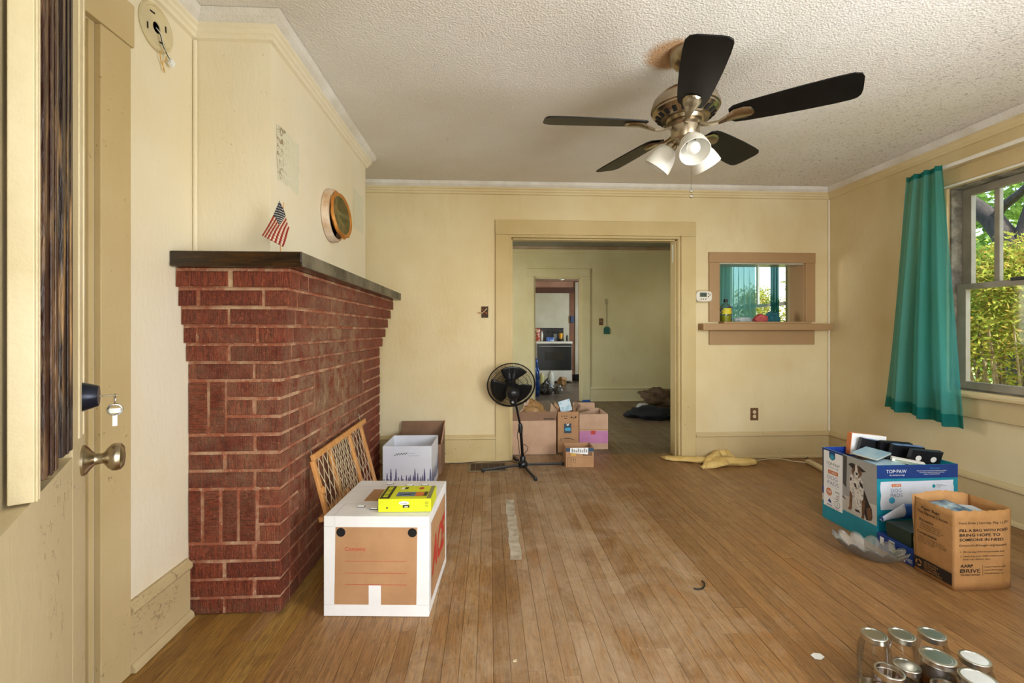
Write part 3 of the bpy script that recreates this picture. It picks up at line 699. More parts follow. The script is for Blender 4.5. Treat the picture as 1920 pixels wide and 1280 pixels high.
near = {1: [(0, 426), (436, 0)], 2: [(0, 366), (375, 490), (497, 0)], 3: [(0, 426), (431, 0)], 4: [(0, 366), (372, 479), (485, 0)],
        5: [(0, 426), (432, 0)], 6: [(0, 366), (369, 473), (479, 0)], 7: [(425, 0)], 8: [(425, 472), (480, 0)], 9: [(425, 0)],
        10: [(0, 474), (481, 0)], 11: [(0, 417), (425, 0)], 12: [(0, 474), (480, 0)], 13: [(486, 0)], 14: [(485, 0)], 15: [(487, 0)],
        16: [(0, 472), (481, 0)], 17: [(0, 416), (424, 0)], 18: [(0, 472), (481, 0)], 19: [(0, 417), (422, 0)]}
for i, (z0, yn, xf, yf) in enumerate(rows, 1):
    za, zb = max(z0 + .001, .004), z0 + CO - MJ
    for a, b2 in near[i]:
        x0 = XL + .004 if a == 0 else onY(a, 620, yn).x
        x1 = xf if b2 == 0 else onY(b2, 620, yn).x
        brick(x0, x1, 'y', za, zb, yn, BRICKV)
for r0, r1, ends in ((7, 9, [(0, 387), (393, 420)]), (13, 15, [(0, 375), (382, 409), (416, 443), (449, 478)])):
    yn = rows[r0 - 1][1]
    for a, b2 in ends:
        brick(XL + .004 if a == 0 else onY(a, 620, yn).x, onY(b2, 620, yn).x, 'y', rows[r1 - 1][0] + .001, rows[r0 - 1][0] + CO - MJ, yn, BRICKH)
for i, (z0, yn, xf, yf) in enumerate(rows, 1):
    za, zb = max(z0 + .001, .004), z0 + CO - MJ
    spans = [(yn + .099, yf)]
    if 7 <= i <= 9: spans = [(yn + .099, 2.352), (3.278, yf)]
    if 13 <= i <= 15: spans = [(yn + .099, 2.165), (3.46, yf)]
    for s0, s1 in spans:
        y = s0; first = True; gap = .010
        while y < s1 - .03:
            L = (.10 if i % 2 else .20) if first else .225
            e2 = min(y + L, s1)
            if s1 - e2 < .07: e2 = s1
            brick(y + (0 if first else 0), e2 - (gap if e2 < s1 else 0), 'x', za, zb, xf, BRICKV); y = e2; first = False
for r0, r1, y0, y1, n in ((7, 9, 2.362, 3.268, 12), (13, 15, 2.175, 3.45, 17)):
    xf = rows[r0 - 1][2]; st = (y1 - y0) / n
    for k in range(n): brick(y0 + k * st, y0 + (k + 1) * st - .010, 'x', rows[r1 - 1][0] + .001, rows[r0 - 1][0] + CO - MJ, xf, BRICKH)
# far end of the fireplace
mt = MB().box(XL + .002, -.754, 1.874, 3.93, 1.4575, 1.5195).build('mantel_shelf', MANTEL, fp, bevel=.004)
mb = MB(); run(mb, [(0, 1.458), (.004, 1.458), (.004, 1.474), (0, 1.476)], (XL + .01, 1.8735, 0), (-.754, 1.8735, 0), (0, -1, 0), 0, 0); mb.build('lower_bead', MANTEL, mt)
MB().box(-.7535, -.7515, 1.876, 3.928, 1.461, 1.517).build('front_face', MANTEL2, mt)

# ------------------------------------------------------------------ things on the chimney breast and left wall
fo = onY(526, 470, 1.955); fo.z = 1.521
fg = thing('small_flag', 'small stars and stripes flag on a stick on the mantel shelf', 'flag', fo)
tip = onY(524.6, 377, 1.955)
MB().tube([fo, fo + Vector((0, .0, .05)), tip + Vector((.012, .008, -.004))], .0022, 8).build('stick', PINE, fg)
def zp(x, y): return onY(480 + x / 9.143, 350 + y / 9.143, 1.95)
A_, B_, C_, D_ = zp(408, 245), zp(600, 720), zp(460, 1030), zp(110, 840)
def fpt(s, t_):
    p = (A_ * (1 - s) + B_ * s) * (1 - t_) + (D_ * (1 - s) + C_ * s) * t_
    p.y += .010 * math.sin(s * 5 + t_ * 3) - .006; return p
FR_, FW_, FB_ = M('flag_red', '#A23328', .8), M('flag_white', '#E8CDB4', .8), M('flag_blue', '#34343c', .8)
mb = MB()
for k in range(13):
    for q in range(10):
        t0, t1 = q / 10, (q + 1) / 10; cant = (k < 7 and q < 4)
        mb.add([fpt(k / 13, t0), fpt((k + 1) / 13, t0), fpt((k + 1) / 13, t1), fpt(k / 13, t1)], [(0, 1, 2, 3)], 2 if cant else (0 if k % 2 == 0 else 1))
cl = mb.build('cloth', [FR_, FW_, FB_], fg, smooth=True, solid=.0006)
mb = MB(); nrm = Vector((0, -1, 0))
for rr in range(9):
    for cc in range(6 if rr % 2 == 0 else 5):
        s = (rr + .5) / 9 * 7 / 13; t_ = (cc + (.5 if rr % 2 == 0 else 1)) / 6 * .4
        p = fpt(s, t_) + nrm * .0012
        mb.add([p + Vector((.0018 * math.cos(a), 0, .0018 * math.sin(a))) for a in [math.pi / 2 + i * 2 * math.pi / 5 for i in range(5)]], [(0, 1, 2, 3, 4)])
mb.build('stars', WHITE, cl)

fc = Vector((XCH, 2.775, 1.886))
fl_ = thing('flue_cover', 'round flue cover with gilt scalloped rim hanging loose on the chimney breast', 'flue cover', fc)
X_ = axM(fc, (1, 0, 0))
MB().lathe([(.150, .001), (.158, .004), (.156, .030), (.148, .042), (.135, .042), (.133, .004)], 40, X_, cap=False).build('wall_collar', M('pale_pink_plaster', '#D8C6B2', .7, col2='#B89670', vs=9), fl_, smooth=True)
MB().lathe([(0, .003), (.134, .003)], 32, X_).build('flue_hole', HOLE, fl_)
pc = fc + Vector((.066, .000, .004)); X2 = axM(pc, (1, -.10, .10))
mb = MB(); n = 48; ring = []
for i in range(n):
    a = 2 * math.pi * i / n; r = .140 + .006 * math.sin(9 * a)
    ring.append(X2 @ Vector((r * math.cos(a), r * math.sin(a), 0)))
GILT = M('gilt_rim', '#C98A3C', .42, .35, col2='#a8662a', vs=14)
inner = [X2 @ Vector((.112 * math.cos(2 * math.pi * i / n), .112 * math.sin(2 * math.pi * i / n), .004)) for i in range(n)]
mid = [X2 @ Vector((.128 * math.cos(2 * math.pi * i / n), .128 * math.sin(2 * math.pi * i / n), .012)) for i in range(n)]
back = [X2 @ Vector((.125 * math.cos(2 * math.pi * i / n), .125 * math.sin(2 * math.pi * i / n), -.014)) for i in range(n)]
b = len(mb.v); mb.add(back + ring + mid + inner, [[q * n + i, q * n + (i + 1) % n, (q + 1) * n + (i + 1) % n, (q + 1) * n + i] for q in range(3) for i in range(n)] + [list(range(n))[::-1]])
pl = mb.build('gilt_plate', GILT, fl_, smooth=True)
def plate_mat():
    m, t, b = newmat('faded_plate_picture'); n = N(t); v = n.coord('Object'); b.inputs['Roughness'].default_value = .5
    c = n.ramp(n.noise(v, 14, 5, .7, 1.5), [(.3, '#5a5a34'), (.45, '#8a8450'), (.58, '#9a7a44'), (.7, '#6e6a3a')]); n.link(c, b.inputs['Base Color']); return m
MB().lathe([(0, .0045), (.113, .0045)], 40, X2).build('painted_centre', plate_mat(), pl)

# peeled paint patches on the chimney breast
CHIP = paint('peeled_cream_patch', '#DEDAC2', '#CFC8A8', '#7a5a34', .5, .4, .6, .46)
def patch(px0, py0, px1, py1, nm):
    a, b2 = onX(px0, py0, XCH), onX(px1, py1, XCH); pts = []
    for k in range(36):
        f = k / 36 * 4; s = int(f); g = f - s; y, z = [(a.y + (b2.y - a.y) * g, a.z), (b2.y, a.z + (b2.z - a.z) * g), (b2.y + (a.y - b2.y) * g, b2.z), (a.y, b2.z + (a.z - b2.z) * g)][s]
        pts.append((y + random.uniform(-.008, .008), z + random.uniform(-.010, .010)))
    P2(nm, CHIP, wc, ((XCH, 0, 0), (0, 1, 0), (0, 0, 1)), [pts], .0012)
patch(519, 232, 560, 365, 'peeled_patch'); patch(662, 352, 681, 440, 'peeled_patch')

dc = onX(290, 52, XL)
dt = thing('detector_base', 'round cream detector base plate with dangling wires high on the left wall', 'detector base', dc)
X3 = axM(dc, (1, 0, 0))
MB().lathe([(.084, .0005), (.086, .006), (.083, .013), (.074, .014), (.071, .009), (.063, .008), (.020, .008), (.020, .001)], 36, X3, cap=False).build('base_plate', IVORY, dt, smooth=True)
MB().lathe([(0, .0045), (.021, .0045)], 20, X3).build('centre_hole', HOLE, dt)
for a, r in ((.4, .052), (2.1, .05), (3.6, .052), (5.2, .05)):
    c = X3 @ Vector((r * math.cos(a), r * math.sin(a), .0088)); MB().obox(c, (0, math.cos(a + 1.2), math.sin(a + 1.2)), (0, -math.sin(a + 1.2), math.cos(a + 1.2)), (1, 0, 0), -.012, .012, -.003, .003, 0, .001).build('slot', HOLE, dt)
q = lambda y, z, o=.02: dc + Vector((o, y, z))
MB().tube([q(0, 0, .006), q(.002, -.02, .022), q(.004, -.05, .026), q(.02, -.075, .024), q(.05, -.085, .022)], .0018, 8).build('white_wire', WHITEP, dt, smooth=True)
MB().tube([q(0, -.004, .006), q(-.004, -.03, .024), q(.006, -.062, .026), q(.03, -.082, .024), q(.05, -.087, .02)], .0016, 8).build('black_wire', BLACKP, dt, smooth=True)
MB().tube([q(.012, -.080, .020), q(.004, -.092, .016), q(.012, -.115, .014), q(.03, -.140, .014), q(.036, -.150, .012), q(.026, -.142, .014), q(.022, -.118, .014), q(.036, -.10, .016), q(.036, -.085, .02)], .0016, 8).build('yellow_wire', TAPE, dt, smooth=True)
MB().obox(q(.058, -.098, .022), (0, .9, -.44), (0, .44, .9), (1, 0, 0), -.009, .013, -.013, .013, -.006, .006).build('white_plug', WHITE, dt, bevel=.001)

# open switch box with loose wires
sb = Vector((-.039, YB, 1.372))
s_ = thing('open_switch_box', 'open wall box with loose coloured wires beside the wide doorway', 'switch box', sb)
MB().box(sb.x - .032, sb.x + .032, YB - .003, YB - .0005, sb.z - .052, sb.z + .052).build('box_opening', M('rusty_box', '#2e2a1c', .8, col2='#5a3a24', vs=40), s_)
for nm, col, pts in (('red_wire', '#b4563a', [(-.02, .0, .03), (-.025, -.02, .02), (-.01, -.03, .0), (.01, -.02, -.01)]), ('copper_wire', '#c98a50', [(.012, 0, .03), (-.01, -.025, .0), (-.04, -.03, -.012), (-.062, -.025, -.002)]), ('tan_wire', '#d8c8a0', [(.02, 0, .035), (.0, -.03, .01), (-.03, -.028, -.015)]), ('orange_wire', '#d07a3a', [(.0, 0, -.01), (.016, -.02, -.004), (.018, -.022, -.022)])):
    MB().tube([sb + Vector(p) for p in pts], .0035, 6).build(nm, M(nm + '_skin', col, .5), s_, smooth=True)

def outlet(name, label, c, mat, rec, w_=.076, h_=.118):
    t = thing(name, label, 'outlet', c)
    MB().box(c[0] - w_ / 2, c[0] + w_ / 2, c[1] - .006, c[1], c[2] - h_ / 2, c[2] + h_ / 2).build('cover_plate', mat, t, bevel=.003)
    for dz in (.021, -.021):
        r = MB().lathe([(0, 0), (.017, 0), (.0165, .002), (0, .002)], 20, axM((c[0], c[1] - .006, c[2] + dz), (0, -1, 0))).build('receptacle', rec, t)
        MB().box(c[0] - .007, c[0] - .005, c[1] - .0086, c[1] - .008, c[2] + dz - .004, c[2] + dz + .006).box(c[0] + .005, c[0] + .007, c[1] - .0086, c[1] - .008, c[2] + dz - .004, c[2] + dz + .006).build('slots', HOLE, r)
outlet('wall_outlet', 'brown outlet with pale receptacles below the serving hatch', (2.508, YB, .412), BROWNP, IVORY)
outlet('wall_outlet', 'cream outlet on the far wall of the middle room', (onY(1152, 709, Y2).x, Y2, onY(1152, 709, Y2).z), IVORY, IVORY)
c = onY(1127, 603, Y2); t = thing('light_switch', 'dark toggle switch plate beside the kitchen doorway', 'switch', c)
MB().box(c.x - .036, c.x + .036, Y2 - .006, Y2, c.z - .058, c.z + .058).build('cover_plate', BROWNP, t, bevel=.003)
MB().box(c.x - .005, c.x + .005, Y2 - .018, Y2 - .006, c.z - .004, c.z + .014).build('toggle', IVORY, t)

c = Vector((2.006, YB, 1.522)); t = thing('thermostat', 'white programmable thermostat left of the serving hatch', 'thermostat', c)
MB().box(c.x - .076, c.x + .070, YB - .004, YB, c.z - .062, c.z + .064).build('wall_plate', M('cream_wall_plate', '#cdbb8c', .6), t)
poly = []
for i in range(40):
    a = 2 * math.pi * i / 40; sx = math.copysign(abs(math.cos(a)) ** .45, math.cos(a)); sz = math.copysign(abs(math.sin(a)) ** .55, math.sin(a)); poly.append((.076 * sx, .050 * sz))
bd = MB().prism(poly, (c.x + .004, YB, c.z), (1, 0, 0), (0, 0, 1), (0, -1, 0), .004, .030).build('housing', WHITEP, t, bevel=.005)
fr = ((c.x, YB - .030, c.z), (1, 0, 0), (0, 0, 1))
P2('display', M('lcd', '#4c5c50', .3), bd, fr, [rect(-.038, .028, -.004, .036)]); TX('70:26', INK, bd, fr, -.030, .006, .018, .05, name='display_digits')
P2('buttons', BROWNP, bd, fr, [circ(-.026, -.026, .006), circ(-.004, -.026, .006), circ(.018, -.026, .006), circ(.044, .026, .006), circ(.058, .014, .006), circ(.044, -.002, .006)])

# fly swatter on the far wall
c = onY(1137, 560, Y2 - .01); b2 = onY(1137, 626, Y2 - .01)
t = thing('fly_swatter', 'green fly swatter hanging on the far wall of the middle room', 'fly swatter', (c.x, Y2 - .01, b2.z))
zt, zb = c.z, b2.z
lp = [(c.x + .016 * math.sin(a), Y2 - .01, zt - .045 + .045 * math.cos(a)) for a in [i * math.pi / 8 for i in range(16)]]
MB().tube(lp, .003, 6, True).tube([(c.x, Y2 - .01, zt - .09), (c.x + .004, Y2 - .01, zb + .12)], .003, 6).build('wire_handle', DKMETAL, t)
MB().prism([(-.052, 0), (.052, 0), (.052, .09), (.03, .125), (-.03, .125), (-.052, .09)], (c.x + .004, Y2 - .012, zb), (1, 0, 0), (0, 0, 1), (0, -1, 0), 0, .004).build('paddle', M('swatter_green', '#1d5a4c', .5), t)

# ------------------------------------------------------------------ ceiling fan
HX, HYc = .951, 2.165
cf = thing('ceiling_fan', 'brushed nickel ceiling fan with five black blades and three white glass shades', 'ceiling fan', (HX, HYc, ZC))
def LZ(prof, T=None, n=36): return MB().lathe(prof, n, T or Matrix.Translation((HX, HYc, 0)))
LZ([(0, ZC - .001), (.078, ZC - .001), (.076, ZC - .022), (.066, ZC - .052), (.048, ZC - .078), (.034, ZC - .086), (.030, ZC - .090), (.022, ZC - .084), (0, ZC - .082)]).build('canopy', BRASSY, cf, smooth=True)
LZ([(.013, ZC - .08), (.013, 2.37)]).build('downrod', DKMETAL, cf, smooth=True)
LZ([(.022, 2.395), (.03, 2.385), (.07, 2.372), (.115, 2.350), (.148, 2.318), (.160, 2.285), (.160, 2.272), (.153, 2.268), (.153, 2.260), (.148, 2.256), (.145, 2.250), (.110, 2.226), (.09, 2.224), (.085, 2.210), (0, 2.210)]).build('motor_housing', BRASSY, cf, smooth=True)
mb = MB(); T0 = Vector((HX, HYc, 0))
for i in range(20):
    a = 2 * math.pi * (i + .5) / 20; u = Vector((math.cos(a), math.sin(a), 0)); v = Vector((-u.y, u.x, 0))
    d = (u * (.142 - .112) + Vector((0, 0, 2.248 - 2.2275))); n_ = d.normalized().cross(v)
    mb.obox(T0 + u * .113 + Vector((0, 0, 2.2255)), d.normalized(), v, n_, .002, .032, -.009, .009, -.001, .0015)
mb.build('vent_slots', HOLE, cf)
LZ([(0, 2.209), (.074, 2.209), (.076, 2.196), (.070, 2.190), (.066, 2.186), (.066, 2.132), (.060, 2.122), (.046, 2.112), (.030, 2.104), (0, 2.100)]).build('switch_housing', NICKEL, cf, smooth=True)
ang = [R(a) - PSI for a in (-104, -32, 40, 112, 184)]
def blade_mesh(a):
    u = Vector((math.cos(a), math.sin(a), 0)); r = Vector((u.y, -u.x, 0)); pitch = R(13)
    rr = r * math.cos(pitch) + Vector((0, 0, 1)) * math.sin(pitch); n_ = u.cross(rr).normalized()
    if n_.z < 0: n_ = -n_
    o = Vector((HX, HYc, 2.200)); pts = []
    prof = [(.195, .040), (.215, .058), (.26, .066), (.36, .074), (.48, .081), (.60, .084), (.655, .082)]
    tip = [(.680, .070), (.690, .045), (.692, -.030), (.688, -.060), (.676, -.076)]
    L = prof + tip + [(x, -w_) for x, w_ in prof[::-1]]
    bl = MB().prism([(x, y) for x, y in L], o, u, rr, n_, -.003, .003).build('blade', BLADE, cf, bevel=.0015)
    # arm: curved neck widening to a spade under the blade
    mb = MB(); sec = [(.070, .016, -.012), (.11, .011, -.022), (.15, .012, -.024), (.185, .022, -.014), (.215, .036, -.0055), (.255, .040, -.005), (.285, .030, -.005), (.297, .010, -.005)]
    for (x0, w0, h0), (x1, w1, h1) in zip(sec, sec[1:]):
        A = [o + u * x0 + rr * w0 + n_ * h0, o + u * x0 - rr * w0 + n_ * h0, o + u * x1 - rr * w1 + n_ * h1, o + u * x1 + rr * w1 + n_ * h1]
        Bm = [p - n_ * (.007) for p in A]; ctr0 = o + u * x0 + n_ * (h0 - .012); ctr1 = o + u * x1 + n_ * (h1 - .012)
        mb.add(A + [Bm[0].lerp(ctr0, .3), Bm[1].lerp(ctr0, .3), Bm[2].lerp(ctr1, .3), Bm[3].lerp(ctr1, .3)], [(0, 1, 2, 3), (0, 3, 7, 4), (1, 5, 6, 2), (4, 7, 6, 5), (0, 4, 5, 1), (3, 2, 6, 7)])
    arm = mb.build('blade_arm', NICKEL, cf, smooth=True, ang=50)
for a in ang: blade_mesh(a)
for a in (R(-93) - PSI, R(21) - PSI, R(150) - PSI):
    u = Vector((math.cos(a), math.sin(a), 0)); ax = (u * math.sin(R(38)) - Vector((0, 0, 1)) * math.cos(R(38)))
    o = Vector((HX, HYc, 2.125)) + u * .052; T = axM(o, ax)
    hd = MB().lathe([(0, -.012), (.014, -.012), (.016, .0), (.027, .014), (.029, .030), (.026, .031), (0, .031)], 24, T).build('shade_holder', NICKEL, cf, smooth=True)
    sh = MB().lathe([(.026, .030), (.036, .036), (.050, .055), (.061, .085), (.067, .118), (.069, .140), (.0665, .140), (.064, .118), (.058, .086), (.047, .057), (.033, .040), (.026, .036)], 32, T, cap=False).build('glass_shade', SHADEG, cf, smooth=True)
    MB().lathe([(.012, .030), (.014, .060), (.024, .080), (.030, .100), (.028, .118), (.016, .130), (0, .133)], 24, T).build('bulb', WHITE, sh, smooth=True)
cx = Vector((HX + .012, HYc - .04, 0))
mb = MB().tube([cx + Vector((0, 0, 2.115)), cx + Vector((0, 0, 1.865))], .0012, 6); ch = mb.build('pull_chain', NICKEL, cf)
mb = MB()
for z in (1.868, 1.842): mb.lathe([(0, z + .012), (.008, z + .007), (.010, z), (.008, z - .007), (0, z - .011)], 14, Matrix.Translation((cx.x, cx.y, 0)))
mb.build('chain_fob', PETG, ch, smooth=True)

# ------------------------------------------------------------------ curtain and rod at the sash window
t = thing('curtain_rod', 'flat white curtain rod above the sash window', 'curtain rod', (XR, 2.65, 2.34))
MB().box(XR - .085, XR - .075, 1.95, 3.26, 2.325, 2.350).build('rod', WHITEP, t, bevel=.003)
MB().box(XR - .085, XR - .0005, 3.26, 3.268, 2.325, 2.350).build('end_bracket', WHITEP, t); MB().box(XR - .085, XR - .0005, 1.942, 1.95, 2.325, 2.350).build('end_bracket', WHITEP, t)
def drape(name, label, xw, top, bot, ztop, zbot, nf, amp, parent_group=None, hem=.085, seed=0, mat=None):
    t = thing(name, label, 'curtain', (xw, (top[0] + top[1]) / 2, ztop))
    rnd = random.Random(seed); ph = [rnd.uniform(-.6, .6) for _ in range(8)]
    def fn(u, v, vm=(0, 1)):
        vv = vm[0] + (vm[1] - vm[0]) * v
        y = (top[0] + (top[1] - top[0]) * u) * (1 - vv) + (bot[0] + (bot[1] - bot[0]) * u) * vv
        zb = zbot[0] + (zbot[1] - zbot[0]) * u; z = ztop + (zb - ztop) * vv
        k = u + .03 * math.sin(vv * 3 + ph[0])
        d = amp * (.35 + .65 * vv) * (math.sin(2 * math.pi * nf * k + ph[1]) + .45 * math.sin(2 * math.pi * nf * 2.1 * k + ph[2]))
        return (xw - abs(amp) * .3 + d * .75, y + d * .30, z)
    fr_ = 1 - hem / (ztop - sum(zbot) / 2)
    MB().grid(lambda u, v: fn(u, v, (.02, fr_)), 90, 40).build('panel', mat or CURT, t, smooth=True, ang=180)
    MB().grid(lambda u, v: fn(u, v, (fr_, 1)), 90, 6).build('hem', HEM, t, smooth=True, ang=180)
    MB().grid(lambda u, v: fn(u, v, (0, .02)), 90, 3).build('rod_pocket', HEM, t, smooth=True, ang=180)
drape('teal_curtain', 'teal sheer curtain pushed aside at the sash window', XR - .095, (3.262, 3.00), (3.47, 2.865), 2.350, (.595, .545), 3.2, .060, seed=3)
drape('teal_curtain', 'teal sheer curtain seen through the serving hatch', XR - .10, (6.30, 5.25), (6.35, 5.2), 2.35, (.6, .6), 9, .040, seed=5, mat=CURT2)
drape('teal_curtain', 'narrow bunched teal curtain seen through the serving hatch', XR - .10, (4.93, 4.79), (4.95, 4.78), 2.35, (.6, .6), 3, .03, seed=9, mat=HEM)
t = thing('curtain_rod', 'white curtain rod in the middle room', 'curtain rod', (XR, 5.7, 2.34))
MB().box(XR - .085, XR - .075, 4.7, 6.42, 2.325, 2.350).build('rod', WHITEP, t)
MB().box(XR - .085, XR - .0005, 4.692, 4.7, 2.325, 2.350).build('end_bracket', WHITEP, t); MB().box(XR - .085, XR - .0005, 6.42, 6.428, 2.325, 2.350).build('end_bracket', WHITEP, t)
# ------------------------------------------------------------------ cartons and things on the floor
XA, YA, ZA = (1, 0, 0), (0, 1, 0), (0, 0, 1)
def frames(w_, d_, h_):
    return dict(front=((0, 0, 0), XA, ZA), right=((w_, 0, 0), YA, ZA), left=((0, d_, 0), (0, -1, 0), ZA), top=((0, 0, h_), XA, YA), back=((w_, d_, 0), (-1, 0, 0), ZA))
def carton(name, label, loc, rz, w_, d_, h_, mat, inner=None, th=.004, group=None, zb=0.0):
    t = thing(name, label, 'box', loc, rz, group, local=True)
    b = MB().box(0, w_, 0, th, zb, h_).box(0, w_, d_ - th, d_, zb, h_).box(0, th, th, d_ - th, zb, h_).box(w_ - th, w_, th, d_ - th, zb, h_)
    b.build('side_panels', mat, t); MB().box(th, w_ - th, th, d_ - th, zb, zb + th).build('base', mat, t)
    return t
def flap(t, o, u, v, wd, ln, mat, th=.004, name='flap'):
    o, u, v = Vector(o), Vector(u).normalized(), Vector(v).normalized(); n_ = u.cross(v).normalized()
    return MB().obox(o, u, v, n_, 0, wd, 0, ln, -th / 2, th / 2).build(name, mat, t)

# --- white and kraft moving box
p = onZ(607, 1155); W_, D_, H_ = .444, .455, .420
ab = thing('moving_box', 'white edged kraft moving box with contents lines, standing by the fireplace', 'box', (p.x, p.y, .001), -PSI - R(.8), local=True)
MB().box(0, W_, 0, D_, 0, H_).build('carton', PAPER, ab, bevel=.002)
fr = frames(W_, D_, H_)
P2('kraft_panel', KRAFT, ab, fr['front'], [[(.045, .050), (.190, .050), (.190, .131), (.242, .131), (.242, .050), (.391, .050), (.395, .375), (.050, .375)]], .0008)
P2('hand_hole', HOLE, ab, fr['front'], [circ(.073, .353, .019)], .0016); P2('hand_hole', HOLE, ab, fr['front'], [circ(.374, .353, .019)], .0016)
TX('Contents:', RED, ab, fr['front'], .090, .276, .0155, .090, off=.0016, bold=.004)
P2('writing_lines', RED, ab, fr['front'], [rect(.090, .351, z, z + .0016) for z in (.2315, .1815, .1335)], .0016)
P2('kraft_panel', KRAFT, ab, fr['right'], [rect(.045, .412, .045, .375)], .0008)
TX('ACE', RED, ab, fr['right'], .055, .145, .135, .345, off=.0016, shear=.28, bold=.045, name='red_logo')
P2('kraft_panel', KRAFT, ab, fr['top'], [rect(.110, .345, .170, .325)], .0008)
P2('tape_lines', GREYC, ab, fr['top'], [rect(.002, .442, .135, .1362), rect(.002, .442, .36, .3612), rect(.04, .0412, .002, .135)], .0008)
P2('tape_lines', GREYC, ab, fr['front'], [rect(.002, .045, .376, .3768), rect(.396, .442, .376, .3768), rect(.047, .0475, .376, .419), rect(.394, .3945, .376, .419), rect(.002, .045, .049, .0496), rect(.396, .442, .049, .0496)], .0008)
for a, b2 in ((.105, .095), (.172, .070), (.150, .395), (.255, .372), (.330, .378)):
    P2('slot', HOLE, ab, fr['top'], [rect(a, a + .034, b2, b2 + .020)], .0010)
    MB().box(a + .002, a + .030, b2 + .006, b2 + .022, H_ + .001, H_ + .006).build('slot_tab', WHITE, ab)

p2 = onZ(709, 961, .421); gb = thing('lime_box', 'flat lime green box with black title band on the white moving box', 'box', (p2.x, p2.y, .4235), -PSI + R(1.5), local=True)
gw, gd, gh = .226, .165, .056
MB().box(0, gw, 0, gd, 0, gh).build('carton', LIME, gb, bevel=.0015)
fr = frames(gw, gd, gh)
P2('title_band', OLIVE, gb, fr['top'], [rect(.004, .046, .004, .161)], .0006); P2('side_band', M('olive_grey_print', '#8a8758', .5), gb, fr['top'], [rect(.205, .223, .004, .161)], .0006)
P2('picture', M('seaside_print', '#6f87b8', .5, col2='#4b5b54', vs=40), gb, fr['top'], [rect(.068, .150, .030, .082)], .0006); P2('picture', ORANGE, gb, fr['top'], [rect(.150, .190, .030, .082)], .0007)
P2('picture', OLIVE, gb, fr['top'], [rect(.186, .202, .032, .085), rect(.095, .13, .045, .06)], .0008)
P2('title_letters', LIME, gb, fr['top'], [rect(.014, .034, b2, b2 + .012) for b2 in (.02, .037, .054, .071, .088, .105, .122, .139)], .0009)
P2('white_badge', WHITE, gb, fr['top'], [rect(.072, .090, .118, .142)], .0007); P2('black_badge', OLIVE, gb, fr['top'], [rect(.088, .104, .12, .144)], .0008)
P2('red_badge', RED, gb, fr['top'], [circ(.165, .130, .012, 16, .014)], .0007)
P2('sticker', WHITE, gb, fr['front'], [circ(.110, .038, .022, 20, .008)], .0006); TX('Straight', INK, gb, fr['front'], .096, .0355, .0055, .028, off=.0012)
P2('black_badge', OLIVE, gb, fr['front'], [rect(.105, .133, .018, .030)], .0008); P2('white_fish', WHITE, gb, fr['front'], [[(.112, .020), (.128, .020), (.124, .026), (.119, .023), (.114, .026)]], .0012)
P2('small_mark', OLIVE, gb, fr['front'], [circ(.038, .018, .004, 12)], .0006); P2('side_print', M('olive_line_print', '#a3a828', .5), gb, fr['front'], [rect(.200, .214, z, z + .0025) for z in (.020, .026, .034, .040)], .0006)

# --- baby gate leaning on the fireplace
g0, g1 = onX(583, 852, -.857), onX(681, 793, -.857)
gt = thing('baby_gate', 'wooden baby gate with cream diamond mesh leaning on the fireplace', 'baby gate', (-.74, (g0.y + g1.y) / 2, 0))
zt_ = .600; TOPX, BOTX = -.862, -.708
up = Vector((TOPX - BOTX, 0, zt_ - .010)).normalized(); GL = Vector((TOPX - BOTX, 0, zt_ - .010)).length
go = Vector((BOTX, g0.y, .010)); gu = Vector((0, 1, 0)); gn = gu.cross(up); LN = g1.y - g0.y
def gb_(a0, a1, b0, b1, c0=-.009, c1=.009): return MB().obox(go, gu, up, gn, a0, a1, b0, b1, c0, c1)
gb_(-.005, LN + .005, GL - .030, GL, .001, .019).build('top_rail', PINE, gt, bevel=.003)
gb_(-.005, LN * .72, 0, .028, .001, .019).build('bottom_rail', PINE, gt, bevel=.003)
gb_(LN * .28, LN + .005, 0, .028, -.022, -.003).build('bottom_rail', PINE, gt, bevel=.003)
for a, c0 in ((.0, -.010), (LN * .62, -.010)): gb_(a, a + .032, .029, GL - .031, c0, c0 + .018).build('post', PINE, gt, bevel=.003)
for a, c0 in ((LN * .30, -.030), (LN - .032, -.030)): gb_(a, a + .032, .029, GL - .031, c0, c0 + .018).build('post', PINE, gt, bevel=.003)
MB().lathe([(0, 0), (.019, 0), (.019, .006), (.015, .008), (0, .008)], 24, axM(go + gu * .016 + up * (GL * .70) + gn * .0085, gn)).build('round_plug', PINE, gt)
q0 = onZ(592, 971, .335)
gb_(-.012, LN * .45, GL * .47, GL * .47 + .024, -.034, -.031 + .018).build('slide_bar', PINE, gt, bevel=.003)
gb_(-.004, .008, GL - .010, GL + .050, .006, .009).build('metal_bracket', CHROME, gt); gb_(LN - .03, LN - .018, GL - .010, GL + .045, -.012, -.009).build('metal_bracket', CHROME, gt)
def lattice(a0, a1, c, nm):
    mb = MB(); h = GL - .06; s = .062; k = 2.3
    x = a0 - h / k
    while x < a1:
        for sg in (1, -1):
            P0, P1 = (x, 0.0), (x + h / k, h)
            if sg < 0: P0, P1 = (x + h / k, 0.0), (x, h)
            (xa, ya), (xb, yb) = P0, P1
            if xa > xb: xa, ya, xb, yb = xb, yb, xa, ya
            if xb <= a0 or xa >= a1: continue
            sl = (yb - ya) / (xb - xa)
            if xa < a0: ya += sl * (a0 - xa); xa = a0
            if xb > a1: yb += sl * (a1 - xb); xb = a1
            f = lambda x_, y_: go + gu * x_ + up * (y_ + .03) + gn * (c + (.001 if sg > 0 else -.001))
            if (f(xa, ya) - f(xb, yb)).length > .02: mb.beam(f(xa, ya), f(xb, yb), .0042, .0018, gn)
        x += s
    mb.build(nm, MESHW, gt)
